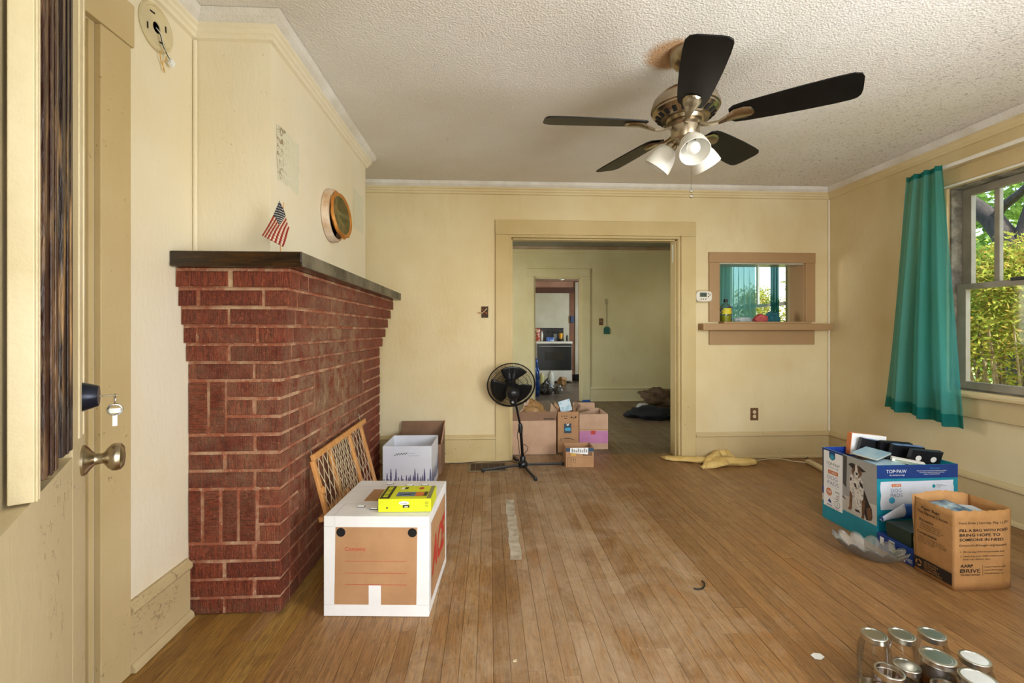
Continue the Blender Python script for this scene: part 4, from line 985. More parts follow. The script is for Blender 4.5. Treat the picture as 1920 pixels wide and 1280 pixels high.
lattice(.018, LN * .62 + .014, .0, 'mesh_panel'); lattice(LN * .30 + .016, LN - .016, -.021, 'mesh_panel')

# --- lavender print storage box and the brown box behind it
lb = carton('lavender_box', 'white cardboard box printed with lavender sprigs beyond the moving box', (-.792, 3.44, .001), -R(1.5), .362, .355, .338, M('white_box_board', '#DFE1E6', .6, col2='#D5D8DE', vs=4), th=.005)
fr = frames(.362, .355, .338); rnd = random.Random(4)
def sprigs(face, wd, n, dens):
    st, fl_p = [], []
    for i in range(n):
        a = .012 + (wd - .024) * (i + rnd.uniform(-.3, .3)) / (n - 1); a = min(max(a, .008), wd - .008); h = rnd.choice((.09, .10, .115, .13, .165)) * dens
        st.append([(a - .0012, .002), (a + .0012, .002), (a + .0006, h), (a - .0006, h)])
        z = h * .35
        while z < h:
            w_ = .0075 * (1 - (z / h) ** 3) + .002
            for sg in (-1, 1): fl_p.append([(a, z), (a + sg * w_, z + .004), (a + sg * w_ * .9, z + .010), (a, z + .011)])
            z += .010
    P2('printed_stems', SAGE, lb, fr[face], st, .0005); P2('printed_lavender', LILAC, lb, fr[face], fl_p, .0008)
sprigs('front', .362, 20, 1.0); sprigs('right', .355, 16, 1.15)
P2('printed_sprig', SAGE, lb, fr['front'], [circ(.090 + i * .0095, .272 + .010 * (i / 9) ** .5 + (.004 if i % 2 else -.003), .0055, 8, .004) for i in range(10)], .0006)
TX('Lavender', GREYC, lb, fr['front'], .180, .281, .0085, .062, off=.0006, shear=.3); TX('moonlight', GREYC, lb, fr['front'], .186, .262, .0085, .085, off=.0006, shear=.3)
bb = thing('brown_carton', 'brown cardboard box with torn orange edge in the corner by the back wall', 'box', (-.785, 3.83, .001), 0, local=True)
MB().box(0, .385, .305, .31, 0, .387).build('back_panel', KRAFTD, bb); MB().box(0, .385, 0, .005, 0, .25).build('front_panel', KRAFTD, bb); MB().box(0, .005, .005, .305, 0, .3).build('side_panel', KRAFTD, bb); MB().box(.005, .38, .005, .305, 0, .005).build('base', KRAFTD, bb)
MB().prism([(.005, 0), (.305, 0), (.305, .392), (.005, .262)], (.385, 0, 0), YA, ZA, XA, -.005, 0).build('side_panel', KRAFTD, bb)
MB().prism([(.005, .262), (.305, .392), (.305, .358), (.23, .33), (.16, .29), (.10, .285), (.005, .245)], (.385, 0, 0), YA, ZA, XA, .0004, .0016).build('orange_tape', ORANGE, bb)
MB().prism([(.04, .268), (.27, .366), (.27, .358), (.04, .26)], (.385, 0, 0), YA, ZA, XA, .0018, .0024).build('white_lettering_strip', WHITE, bb)
P2('hand_hole', HOLE, bb, ((.385, 0, 0), YA, ZA), [circ(.20, .22, .03, 16, .013)], .0008)

# --- cartons in the wide doorway
bx = carton('large_carton', 'large pale cardboard box just beyond the doorway, left behind the standing fan', (.03, 4.40, .001), 0, .622, .46, .327, KRAFTL)
fr = frames(.622, .46, .327)
flap(bx, (0, .002, .328), XA, (0, .35, 1), .622, .085, KRAFTD, name='front_flap'); flap(bx, (.620, .02, .329), YA, (.12, 0, 1), .40, .10, KRAFTL, name='side_flap')
P2('handling_marks', INK, bx, fr['front'], [rect(.172, .176, .285, .308), rect(.166, .182, .306, .309), rect(.186, .190, .285, .308), rect(.180, .196, .306, .309), rect(.164, .198, .278, .280)] + [rect(.155, .200, z, z + .003) for z in (.005, .022, .04, .055, .068, .082)] + [rect(.196, .2, .005, .085)], .0006)
P2('flap_print', INK, bx, ((0, -.0025, .328), XA, (0, .35, 1)), [rect(.50 + i * .012, .509 + i * .012, .010, .020) for i in range(9)], .0012)
ax = carton('arrow_carton', 'narrow brown cardboard box with upturned arrow mark in the doorway', (.676, 4.455, .001), 0, .208, .32, .402, KRAFT)
fr = frames(.208, .32, .402)
arc = [(.030 + .148 * i / 14, .118 + .026 * math.sin(math.pi * (.12 + .88 * i / 14))) for i in range(15)]
arc2 = [(a, b2 - .007 * math.sin(math.pi * (i + 1) / 16)) for i, (a, b2) in enumerate(arc)]
P2('arrow_mark', INK, ax, fr['front'], [arc + arc2[::-1], [(.024, .118), (.034, .142), (.030, .142), (.018, .116), (.042, .112), (.042, .116)]], .0006)
P2('dark_label', M('slate_label', '#2c3a44', .5), ax, fr['front'], [rect(.062, .134, .190, .285)], .0006)
P2('blue_swoosh', LBLUE, ax, fr['front'], [[(.072, .215), (.126, .212), (.128, .238), (.120, .244), (.078, .242), (.070, .232)]], .0009); P2('label_clip', WHITE, ax, fr['front'], [[(.085, .284), (.090, .268), (.100, .262), (.108, .270), (.112, .284), (.106, .284), (.099, .270), (.092, .284)]], .0009)
P2('seam', KRAFTD, ax, fr['front'], [rect(0, .208, .300, .3015)], .0004)
P2('small_print', INK, ax, fr['front'], [rect(.036 + i * .024, .045 + i * .024, .352, .364) for i in range(3)] + [rect(.065, .092, .332, .338)] + [circ(.136, .345, .008, 12), rect(.146, .162, .342, .349), circ(.178, .347, .009, 10), rect(.15, .175, .330, .333)], .0006)
flap(ax, (.003, .02, .4025), YA, (.25, 0, 1), .28, .05, KRAFT, name='side_flap'); flap(ax, (.208, .30, .4025), (0, -1, 0), (.5, 0, 1), .28, .06, KRAFTD, name='side_flap')
pk = carton('pink_carton', 'cardboard box with a magenta band beyond the doorway', (.912, 4.56, .001), 0, .293, .36, .357, KRAFTL)
fr = frames(.293, .36, .357)
P2('magenta_band', PINK, pk, fr['front'], [rect(0, .293, .060, .186)], .0005); P2('red_sticker', RED, pk, fr['front'], [rect(.118, .165, .152, .190)], .0010); P2('fold', KRAFT, pk, fr['front'], [rect(0, .293, .196, .203)], .0005)
flap(pk, (0, .358, .358), XA, (0, .12, 1), .24, .06, KRAFTL, name='back_flap'); flap(pk, (.0, .02, .358), YA, (1, 0, .25), .3, .12, KRAFTL, name='side_flap')
sbx = carton('small_carton', 'small open cardboard box with shipping label in front of the doorway', (.674, 3.968, .001), R(-1), .246, .185, .172, KRAFT)
fr = frames(.246, .185, .172)
P2('dark_tape', M('slate_tape', '#27455c', .4), sbx, fr['front'], [rect(0, .246, .138, .171)], .0005); P2('seam', KRAFTD, sbx, fr['front'], [rect(0, .246, .084, .0855)], .0004)
P2('shipping_label', WHITE, sbx, fr['front'], [[(.036, .128), (.195, .112), (.198, .172), (.038, .171)]], .0010); P2('label_print', GREYC, sbx, fr['front'], [rect(.05 + i * .018, .062 + i * .018, .130, .165 - (i % 3) * .008) for i in range(8)], .0014)
P2('yellow_sticker', TAPE, sbx, fr['front'], [rect(.043, .090, .100, .124)], .0012)
P2('bar_marks', INK, sbx, fr['front'], [rect(.010, .050, z, z + .002) for z in (.004, .022, .040, .060, .080)] + [rect(.010, .012, .004, .08), rect(.048, .050, .004, .08)] + [rect(.15 + i * .006, .153 + i * .006, .10, .135) for i in range(14)] + [rect(.065, .068, .048, .076), [(.062, .070), (.0665, .080), (.071, .070)], rect(.080, .083, .048, .076), [(.077, .070), (.0815, .080), (.086, .070)], rect(.062, .088, .040, .042)], .0006)

# crumpled things
def lump(name, label, cat, c, size, mat, amp=.35, sc=3.0, seed=0, flat=.0, sub=4, group=None, parent=None):
    bm = bmesh.new(); bmesh.ops.create_icosphere(bm, subdivisions=sub, radius=1.0)
    me = MB(); off = Vector((seed * 7.3, seed * 3.1, seed * 1.7))
    for v in bm.verts:
        p = v.co.copy(); d = 1 + amp * noise.noise(p * sc * .5 + off) + amp * .6 * abs(noise.noise(p * sc * 1.3 + off)) + amp * .25 * noise.noise(p * sc * 3.3 + off)
        p = p * d; q = Vector((p.x * size[0], p.y * size[1], p.z * size[2]))
        q.z = max(q.z, -size[2] * .62)
        me.v.append(Vector(c) + q + Vector((0, 0, size[2] * .62)))
    bm.verts.index_update()
    for f in bm.faces: me.f.append([v.index for v in f.verts]); me.m.append(0)
    bm.free()
    o = me.build(name, mat, parent, loc=None if parent else c, smooth=True, ang=180)
    return o if parent else tag(o, label, cat, group)
CLOTHB = M('black_cloth', '#14161a', .85); BROWNC = M('brown_cloth', '#6a543c', .85, col2='#4e3c2a', vs=12); TANC = M('tan_plastic_bag', '#b08a58', .5, col2='#8a6438', vs=12)
BAGD = M('dark_bin_bag', '#2a2a26', .3, col2='#4a463c', vs=10); FOIL = M('blue_foil', '#123a78', .25, .5, col2='#5878a8', vs=22, lo=.5, hi=.75)
lump('paper_bundle', 'crumpled brown paper and plastic in the large carton', 'paper', (.44, 4.62, .19), (.13, .11, .18), TANC, .5, 3.5, 2)
lump('dark_cloth', 'dark garment stuffed in the large carton', 'cloth', (.17, 4.66, .20), (.08, .09, .10), BROWNC, .5, 3, 5)
t = thing('disc_sleeve', 'pale blue printed sleeve tilted in the narrow carton', 'sleeve', (.77, 4.60, .34))
MB().obox((.733, 4.60, .36), (.9, .1, .25), (-.25, .12, .95), (.05, -.98, .1), 0, .13, 0, .12, -.004, .004).build('sleeve', M('pale_blue_print', '#b9cbd2', .4, col2='#8fb4c0', vs=14, lo=.45, hi=.55), t)
lump('black_bag', 'black fabric bag lying on the middle room floor', 'bag', onZ(1222, 783), (.30, .20, .10), CLOTHB, .45, 2.6, 11)
lump('brown_jacket', 'brown jacket heaped against the middle room floor', 'jacket', onZ(1240, 766) + Vector((.06, .30, 0)), (.26, .20, .17), BROWNC, .55, 3, 14)
lump('white_slipper', 'pale slipper shaped cloth beside the black bag', 'cloth', onZ(1205, 766), (.09, .06, .05), M('pale_grey_cloth', '#b9bab4', .8), .4, 2.5, 8)

# --- yellow towel
tw = thing('yellow_towel', 'pale yellow towel twisted on the floor below the casing', 'towel', onZ(1330, 870))
TOW = M('yellow_towelling', '#E2C47C', .95, col2='#D2AE62', vs=14, bump=.5, bs=160)
def sweep(mb, pts, n=18, seed=0):
    P = [onZ(a, b2) for a, b2, _, _ in pts]; k = len(pts) * 5; base = len(mb.v); rows_ = []
    for i in range(k + 1):
        f = i / k * (len(pts) - 1); j = min(int(f), len(pts) - 2); g = f - j; g = g * g * (3 - 2 * g)
        c = P[j].lerp(P[j + 1], f - j); wd = pts[j][2] * (1 - g) + pts[j + 1][2] * g; ht = pts[j][3] * (1 - g) + pts[j + 1][3] * g
        d = (P[j + 1] - P[j]).normalized(); s = Vector((-d.y, d.x, 0))
        for q in range(n):
            a = 2 * math.pi * q / n; x = math.cos(a); z = math.sin(a)
            w2 = 1 + .16 * noise.noise(Vector((f * 1.7, x * 1.6 + seed, z * 1.6))) + .10 * math.sin(5 * a + f * 2.2)
            mb.v.append(c + s * (x * wd * w2) + Vector((0, 0, max(.001, ht * (.55 + .62 * z * w2)))))
    for i in range(k):
        for q in range(n): mb.f.append([base + i * n + q, base + i * n + (q + 1) % n, base + (i + 1) * n + (q + 1) % n, base + (i + 1) * n + q]); mb.m.append(0)
    mb.f.append([base + q for q in range(n)][::-1]); mb.m.append(0); mb.f.append([base + k * n + q for q in range(n)]); mb.m.append(0)
mb = MB(); sweep(mb, [(1241, 858, .020, .016), (1255, 862, .050, .032), (1285, 864, .055, .034), (1320, 867, .065, .042), (1345, 869, .07, .050)], seed=1)
sweep(mb, [(1316, 878, .020, .020), (1335, 876, .05, .045), (1360, 871, .06, .060), (1390, 872, .055, .052), (1408, 870, .05, .045), (1416, 868, .02, .03)], seed=4)
sweep(mb, [(1318, 880, .012, .03), (1330, 868, .03, .058), (1346, 860, .04, .075), (1362, 860, .035, .070), (1376, 864, .02, .045)], seed=7)
mb.build('towel_folds', TOW, tw, smooth=True, ang=180)

# --- power strip and cords on the right
a = onZ(1515, 868); b_ = onZ(1552, 888)
ps = thing('power_strip', 'ivory power strip with cord on the floor beside the dog pads carton', 'power strip', a)
MB().beam(a + Vector((0, 0, .019)), b_ + Vector((0, 0, .019)), .055, .036).build('housing', IVORY, ps, bevel=.012)
MB().tube([onZ(x, y) + Vector((0, 0, .005)) for x, y in ((1514, 868), (1490, 866), (1465, 861), (1440, 861), (1418, 864), (1408, 866))], .0045, 8).build('cord', IVORY, ps, smooth=True)
bc = [onZ(x, y) + Vector((0, 0, .006)) for x, y in ((1512, 862), (1514, 857), (1525, 855), (1538, 856), (1556, 860))]
MB().tube(bc, .005, 8).build('black_lead', BLACKP, ps, smooth=True)

# --- floor register
r0 = onZ(877, 884); rg = thing('floor_register', 'brown louvred floor register beside the doorway casing', 'register', (-.02, 4.0, 0))
RX0, RX1, RY0, RY1 = -.19, .16, 3.885, 4.125
MB().box(RX0, RX1, RY0, RY0 + .025, .001, .004).box(RX0, RX1, RY1 - .012, RY1, .001, .004).box(RX0, RX0 + .03, RY0 + .025, RY1 - .012, .001, .004).box(RX1 - .02, RX1, RY0 + .025, RY1 - .012, .001, .004).build('frame', M('bronze_frame', '#8a7a5c', .5, .3), rg)
MB().box(RX0 + .03, RX1 - .02, RY0 + .025, RY1 - .012, .0008, .002).build('dark_opening', HOLE, rg)
for i in range(9):
    y = RY0 + .034 + i * .0225
    MB().box(RX0 + .031, RX1 - .021, y, y + .012, .0021, .0036).build('slat', M('brown_grille', '#4a2c1c', .5), rg) if i == 0 else MB().box(RX0 + .031, RX1 - .021, y, y + .012, .0021, .0036).build('slat', bpy.data.materials['brown_grille'], rg)
for i in range(5):
    x = RX0 + .07 + i * .055; MB().box(x, x + .003, RY0 + .026, RY1 - .013, .0037, .0044).build('cross_bar', bpy.data.materials['bronze_frame'], rg)

# --- pedestal fan, seen from behind
fb = onZ(980, 877); fb.z = 0; YFN = fb.y
pf = thing('pedestal_fan', 'black pedestal fan with wire grille seen from behind in front of the doorway', 'fan', fb)
MB().lathe([(.0, .012), (.040, .012), (.043, .022), (.043, .048), (.036, .058), (.026, .064), (.026, .098), (.022, .104), (0, .104)], 24, Matrix.Translation(fb)).build('base_hub', BLACKP, pf, smooth=True)
for px, py in ((903, 885), (1005, 902), (1057, 872)):
    e = onZ(px, py); d = (e - fb); d.z = 0; dn = d.normalized(); L = d.length
    lg = MB().beam(fb + dn * .02 + Vector((0, 0, .030)), fb + dn * (L - .02) + Vector((0, 0, .018)), .020, .018).build('leg', BLACKP, pf, bevel=.004)
    MB().beam(fb + dn * (L - .026) + Vector((0, 0, .0165)), fb + dn * L + Vector((0, 0, .0155)), .025, .030).build('rubber_foot', BLACKP, lg, bevel=.004)
pa = fb + Vector((0, 0, .09)); pm = onY(976, 800, YFN); pt_ = onY(966, 752, YFN)
MB().tube([pa, pm], .0125, 14).build('lower_pole', M('gloss_black_tube', '#0b0c0e', .18, .5), pf, smooth=True)
MB().tube([pm - Vector((0, 0, .05)), pm, pm + (pt_ - pm) * .12], [.018, .020, .017], 14).build('height_collar', BLACKP, pf, smooth=True)
MB().tube([pm, pt_], .0095, 14).build('upper_pole', bpy.data.materials['gloss_black_tube'], pf, smooth=True)
hc = onY(958.5, 722, YFN + .07); ax_ = Vector((-.04, math.cos(R(20)), math.sin(R(20)))).normalized(); T = axM(hc, ax_)
RG = .212
mb = MB()
for r, z, th in ((RG, 0, .0052), (.180, -.038, .0018), (.150, -.058, .0022), (.105, -.078, .0022), (.068, -.086, .0024)):
    mb.tube([T @ Vector((r * math.cos(a), r * math.sin(a), z)) for a in [2 * math.pi * i / 48 for i in range(48)]], th, 6, True)
for i in range(90):
    a = 2 * math.pi * i / 90
    mb.tube([T @ Vector((r * math.cos(a + tw_), r * math.sin(a + tw_), z)) for r, z, tw_ in ((.066, -.086, 0), (.105, -.078, .05), (.150, -.058, .09), (.190, -.030, .11), (.208, -.006, .11))], .0016, 4)
GRM = M('black_grille_wire', '#17181a', .3, .3); mb.build('rear_grille', GRM, pf)
mb = MB()
for r, z, th in ((RG - .003, .008, .004), (.150, .058, .0012), (.075, .080, .0014)):
    mb.tube([T @ Vector((r * math.cos(a), r * math.sin(a), z)) for a in [2 * math.pi * i / 48 for i in range(48)]], th, 6, True)
for i in range(72):
    a = 2 * math.pi * i / 72
    mb.tube([T @ Vector((r * math.cos(a - tw_), r * math.sin(a - tw_), z)) for r, z, tw_ in ((.045, .084, 0), (.105, .074, .05), (.150, .058, .09), (.190, .032, .11), (.208, .008, .11))], .0007, 4)
fgr = mb.build('front_grille', GRM, pf); MB().lathe([(0, .080), (.048, .080), (.046, .088), (0, .090)], 24, T).build('centre_badge', BLACKP, fgr)
for k in range(3):
    a0 = R(-90) + k * 2 * math.pi / 3
    def bl(u, v, a0=a0):
        a = a0 + (u - .5) * (1.25 + .25 * math.sin(v * 2.6)) + .15 * v; r = .03 + .155 * v
        return T @ Vector((r * math.cos(a), r * math.sin(a), .016 * (u - .5) * 2 * (1 - .3 * v)))
    MB().grid(bl, 10, 8).build('blade', M('smoke_black_blade', '#1c1e20', .3) if k == 0 else bpy.data.materials['smoke_black_blade'], pf, smooth=True, solid=.002)
mh = MB().lathe([(0, -.205), (.030, -.203), (.048, -.190), (.058, -.160), (.062, -.110), (.066, -.082), (.0, -.082)], 28, T).build('motor_housing', BLACKP, pf, smooth=True)
MB().tube([T @ Vector((0, 0, -.14)) - Vector((0, 0, .03)), (T @ Vector((0, 0, -.12))) - Vector((-.008, .01, .085)), pt_ + Vector((0, 0, .0))], [.040, .036, .018], 16).build('tilt_neck', BLACKP, pf, smooth=True)
MB().lathe([(0, 0), (.012, 0), (.010, .018), (0, .019)], 14, axM((T @ Vector((0, 0, -.135))) + Vector((0, -.02, -.075)), (0, -.9, -.35))).build('dial', GREYC, mh)
MB().tube([onY(x, y, YFN + o) for x, y, o in ((974, 792, -.015), (970, 815, -.02), (974, 850, -.02), (981, 852, .02), (988, 845, .04), (990, 838, .05), (984, 833, .04), (979, 835, .02))], .003, 8).build('pole_cord', BLACKP, pf, smooth=True)
MB().tube([onZ(x, y) + Vector((0, 0, .012)) for x, y in ((972, 871), (955, 866), (930, 868), (905, 867), (880, 869), (865, 870.5), (850, 871), (843, 871))], .003, 8).build('cord', BLACKP, pf, smooth=True)
MB().beam(onZ(961, 857) + Vector((0, 0, .01)), onZ(971, 865) + Vector((0, 0, .012)), .022, .02).build('plug', BLACKP, pf)

# ------------------------------------------------------------------ dog pads carton and its contents
BX, BY, BW, BD, BH = 2.16, 2.432, .482, .408, .448
dg = carton('dog_pads_carton', 'large teal and blue dog pads carton full of tapes under the window', (BX, BY, .001), R(.8), BW, BD, BH, TEAL, th=.005)
fr = frames(BW, BD, BH)
MB().box(.006, BW - .006, .006, BD - .006, .385, .389).build('inner_flap', KRAFT, dg)
MB().box(.0052, BW - .0052, BD - .0072, BD - .0052, .36, BH).build('blue_lining', M('blue_lining_print', '#1c43a8', .5), dg); MB().box(.0052, .0066, .01, BD - .01, .36, BH).build('blue_lining', bpy.data.materials['blue_lining_print'], dg)
L_ = fr['left']
P2('photo_ground', M('grey_room_print', '#a8a69e', .5, col2='#989690', vs=4), dg, L_, [rect(.0, BD, .110, BH)], .0004)
P2('photo_floor', M('pale_floor_print', '#c9c3b6', .5), dg, L_, [[(.0, .110), (BD, .110), (BD, .225), (.17, .20), (.0, .215)]], .0006)
P2('photo_dark', M('dark_grey_print', '#4a4a48', .5), dg, L_, [rect(.0, .012, .20, BH), [(.168, .27), (.195, .25), (.20, .44), (.172, BH - .002)], [(.165, .185), (.20, .178), (.165, .2)]], .0007)
P2('navy_corner', NAVY, dg, L_, [rect(.0, .014, .155, .20)], .0008)
P2('navy_edge', NAVY, dg, L_, [[(.0, BH - .001), (.17, BH - .001), (.17, BH - .02), (.0, BH - .02)]], .0008)
P2('white_panel', WHITE, dg, L_, [rect(.014, .166, .085, .436)], .0010)
P2('navy_tab', NAVY, dg, L_, [[(.060, .436), (.108, .436), (.108, .398), (.084, .390), (.060, .398)]], .0013); P2('round_mark', TEAL, dg, L_, [circ(.084, .405, .020)], .0016); P2('round_mark', LBLUE, dg, L_, [circ(.084, .405, .010)], .0018)
TX('TOP·PAW', INK, dg, L_, .090, .350, .020, .108, 'C', .0014, bold=-.008); TX('for the love of dogs', INK, dg, L_, .090, .335, .0075, .085, 'C', .0014, shear=.25)
P2('orange_tag', ORANGE, dg, L_, [rect(.050, .130, .296, .320)], .0013); TX('X-LARGE', WHITE, dg, L_, .090, .302, .012, .060, 'C', .0016)
TX('DOG', NAVY, dg, L_, .047, .262, .024, .080, 'L', .0014, bold=-.01); TX('PADS', NAVY, dg, L_, .047, .228, .024, .088, 'L', .0014, bold=-.01); P2('rule', GREYC, dg, L_, [rect(.047, .135, .217, .218)], .0013)
P2('orange_disc', ORANGE, dg, L_, [circ(.058, .180, .024)], .0013); TX('150', WHITE, dg, L_, .058, .174, .016, .034, 'C', .0016, bold=.02); TX('COUNT', WHITE, dg, L_, .058, .163, .005, .022, 'C', .0016)
P2('red_icon', RED, dg, L_, [rect(.112, .140, .162, .164), rect(.138, .140, .162, .190)], .0013); TX('28', INK, dg, L_, .126, .168, .010, .018, 'C', .0014)
P2('small_print', INK, dg, L_, [rect(.108, .142, .196, .199), rect(.106, .140, .189, .191), rect(.110, .138, .152, .155)], .0013)
P2('blue_icon', NAVY, dg, L_, [[(.048, .118), (.080, .112), (.072, .128), (.062, .140), (.055, .130)], rect(.040, .084, .098, .102)], .0013)
ringp = circ(.125, .122, .022, 24); rin = circ(.125, .122, .018, 24)
P2('ring_icon', GREYC, dg, L_, [[ringp[i], ringp[(i + 1) % 24], rin[(i + 1) % 24], rin[i]] for i in range(24)], .0013); TX('5', GREYC, dg, L_, .125, .113, .018, .012, 'C', .0014)
P2('red_line', RED, dg, L_, [rect(.035, .145, .0905, .093)], .0013); P2('small_print', GREYC, dg, L_, [rect(.110, .142, .098, .1), rect(.112, .140, .103, .105), rect(.095, .096, .10, .195), rect(.045, .14, .15, .151)], .0013)
def dgp(x, y):  # picture coordinates of the seated dog
    u = .204 + (x - 375) / 345 * .176; v = .112 + (955 - (y - .33 * (x - 375))) / 700 * .300; return (u, v)
def dogs(nm, mat, polys, off):
    for q in polys: P2(nm, mat, dg, L_, [[dgp(x, y) for x, y in q]], off)
DK = M('dog_dark_print', '#2a211c', .6); BR = M('dog_brown_print', '#7a5638', .6, col2='#5c3e28', vs=40); WH = M('dog_white_print', '#d8d2c6', .6, col2='#8f897e', vs=60, lo=.5, hi=.62)
dogs('dog_back', DK, [[(590, 600), (625, 680), (670, 800), (710, 880), (720, 990), (705, 1035), (640, 1035), (615, 960), (590, 800)], [(480, 905), (540, 920), (560, 955), (490, 935)]], .0010)
dogs('dog_legs', BR, [[(410, 660), (450, 690), (440, 900), (425, 930), (380, 915), (400, 880)], [(575, 770), (622, 770), (612, 1000), (610, 1030), (565, 1015), (580, 980)], [(640, 880), (690, 860), (712, 960), (700, 1030), (660, 1020)]], .0012)
dogs('dog_chest', WH, [[(410, 450), (450, 415), (540, 440), (590, 530), (605, 620), (600, 760), (570, 800), (560, 950), (520, 880), (455, 730), (410, 640), (398, 540)]], .0014)
dogs('dog_head', BR, [[(440, 330), (480, 290), (540, 310), (575, 350), (580, 430), (540, 480), (490, 490), (450, 440), (435, 385)]], .0016)
dogs('dog_blaze', WH, [[(490, 295), (515, 300), (520, 370), (545, 430), (520, 480), (480, 480), (455, 440), (485, 380)]], .0018)
dogs('dog_ears', DK, [[(390, 290), (430, 272), (475, 285), (480, 350), (440, 340)], [(525, 318), (560, 330), (600, 365), (637, 390), (590, 398), (560, 380)], [(490, 400), (520, 410), (525, 435), (500, 440)], [(470, 355), (485, 352), (486, 368), (472, 370)], [(530, 372), (546, 376), (544, 390), (530, 388)], [(415, 470), (440, 480), (430, 520), (412, 510)], [(470, 545), (500, 560), (510, 620), (480, 600)], [(540, 520), (590, 560), (600, 620), (560, 590)]], .0020)
Fz = fr['front']
P2('navy_band', NAVY, dg, Fz, [rect(0, BW, .373, BH)], .0006); P2('torn_label', M('pale_blue_white_print', '#d6dce4', .5), dg, Fz, [[(.022, .356), (.10, .358), (.22, .357), (.36, .359), (.455, .361), (.452, .34), (.458, .32), (.455, .28), (.46, .24), (.458, .205), (.022, .200), (.019, .24), (.024, .28), (.018, .32)]], .0008)
TX('TOP·PAW', WHITE, dg, Fz, .054, .404, .019, .120, 'L', .0012, bold=-.006); TX('for the love of dogs', WHITE, dg, Fz, .074, .389, .008, .090, 'L', .0012, shear=.25)
TX('Did you know?', LBLUE, dg, Fz, .345, .424, .008, .058, 'C', .0012)
for k, s in enumerate(('Pads are a great tool for potty training a new puppy.', 'These pads are the perfect travel or adult dogs', 'outdoors, crates and carriers.')): TX(s, WHITE, dg, Fz, .325, .412 - k * .0095, .0055, (.178, .150, .095)[k], 'C', .0012)
P2('orange_tag', ORANGE, dg, Fz, [rect(.086, .142, .327, .343)], .0012); TX('X-LARGE', WHITE, dg, Fz, .114, .331, .008, .042, 'C', .0016)
TX('DOG', NAVY, dg, Fz, .082, .297, .021, .062, 'L', .0012, bold=-.01); TX('PADS', NAVY, dg, Fz, .080, .270, .020, .070, 'L', .0012, bold=-.01)
P2('blue_dot', LBLUE, dg, Fz, [circ(.088, .252, .018)], .0012); P2('teal_dot', TEAL, dg, Fz, [circ(.337, .327, .010)], .0012)
P2('small_print', GREYC, dg, Fz, [rect(.352, .392, .333, .336), rect(.352, .415, .327, .330), rect(.352, .38, .320, .323)], .0012)
# torn front flap curling outwards
FLAPB = M('blue_flap_print', '#1a4f9c', .4, col2='#174488'); 
def tf(u, v):
    a = .010 + (.30) * u; h = .095 * (.25 + .75 * min(1, u * 2.2))
    return (a - .02 * (1 - u) * v, -.006 - .050 * math.sin(v * 2.2) * (.6 + .4 * u), .152 + h * v - .012 * math.sin(v * 3))
MB().grid(tf, 16, 10).build('torn_flap', FLAPB, dg, smooth=True, solid=.002, ang=180)
def tf2(u, v):
    x, y, z = tf(u * .42, v); return (x - .004, y - .003 - .018 * v * (1 - u), z + .010 * v)
MB().grid(tf2, 8, 8).build('curled_corner', M('pale_liner', '#c8ccd8', .5), dg, smooth=True, solid=.0015, ang=180)
# contents (each its own thing)
def slab(name, label, cat, c, dims, rot, parts, group=None):
    t = thing(name, label, cat, c, local=True, group=group); t.rotation_euler = rot
    for nm, b_, mt_ in parts: MB().box(*b_).build(nm, mt_, t, bevel=.0012)
    return t
VB = M('video_shell', '#15161a', .4); VB2 = M('blue_sleeve', '#7f9cc0', .4, col2='#4a6a9a', vs=20); PG = M('page_edges', '#d6cfb8', .8)
def tape(label, c, rot, hubs=False, lab=True):
    t = thing('video_tape', label, 'video tape', c, local=True, group='video tapes in the dog pads carton'); t.rotation_euler = rot
    MB().box(-.094, .094, -.0125, .0125, 0, .103).build('shell', VB, t, bevel=.002)
    if hubs:
        for x in (-.046, .046):
            h = MB().lathe([(0, 0), (.017, 0), (.017, .002), (.009, .0025), (.008, .001), (0, .001)], 24, axM((x, -.0125, .052), (0, -1, 0))).build('hub', WHITEP, t)
    else: MB().box(-.085, .085, -.0128, .0128, .1031, .1042).build('spine_label', VB2 if lab else VB, t)
tape('black video tape with two white hubs leaning in the dog pads carton', (2.530, 2.545, .408), (R(14), R(6), 0), True)
tape('black video tape with pale blue spine standing behind the hubbed tape', (2.50, 2.625, .412), (R(10), R(5), R(-4)))
tape('black video tape standing at the back of the dog pads carton', (2.49, 2.690, .415), (R(8), R(4), R(-6)), lab=False)
tape('black video tape upright beside the cream book', (2.40, 2.735, .415), (R(4), R(10), R(-8)))
slab('hardback_book', 'cream book with orange spine standing at the back of the carton', 'book', (2.40, 2.788, .404), None, (0, R(6), R(-4)), [('pages', (-.11, .10, -.016, .016, .002, .135), PG), ('cover', (-.115, -.110, -.018, .018, 0, .137), ORANGE), ('back_cover', (-.110, .105, .0162, .018, 0, .137), ORANGE), ('front_cover', (-.110, .105, -.018, -.0162, 0, .137), WHITE)])
slab('thin_book', 'pale blue book lying on top of the carton contents', 'book', (2.275, 2.60, .462), None, (R(5), R(-3), R(28)), [('front_cover', (-.095, .095, -.065, .065, .012, .014), M('pale_blue_cover', '#a9c6cc', .4, col2='#8fb2c0', vs=12)), ('pages', (-.092, .092, -.062, .062, .003, .0118), PG), ('back_cover', (-.095, .095, -.065, .065, .001, .0028), M('teal_dark_cover', '#2c5c68', .5))])
slab('white_case', 'white plastic cassette case in front of the black tape', 'case', (2.40, 2.497, .440), None, (R(6), R(7), R(-30)), [('shell', (-.075, .075, -.018, .018, 0, .020), WHITEP), ('label', (-.06, .06, -.0185, -.018, .003, .016), M('sage_label', '#9aa890', .5))])
slab('disc_case', 'pale blue disc case lying flat at the front of the carton', 'case', (2.265, 2.507, .430), None, (0, 0, R(6)), [('shell', (-.085, .085, -.055, .055, 0, .014), M('ice_blue_case', '#bcd4de', .3, col2='#9cc0d0', vs=18))])
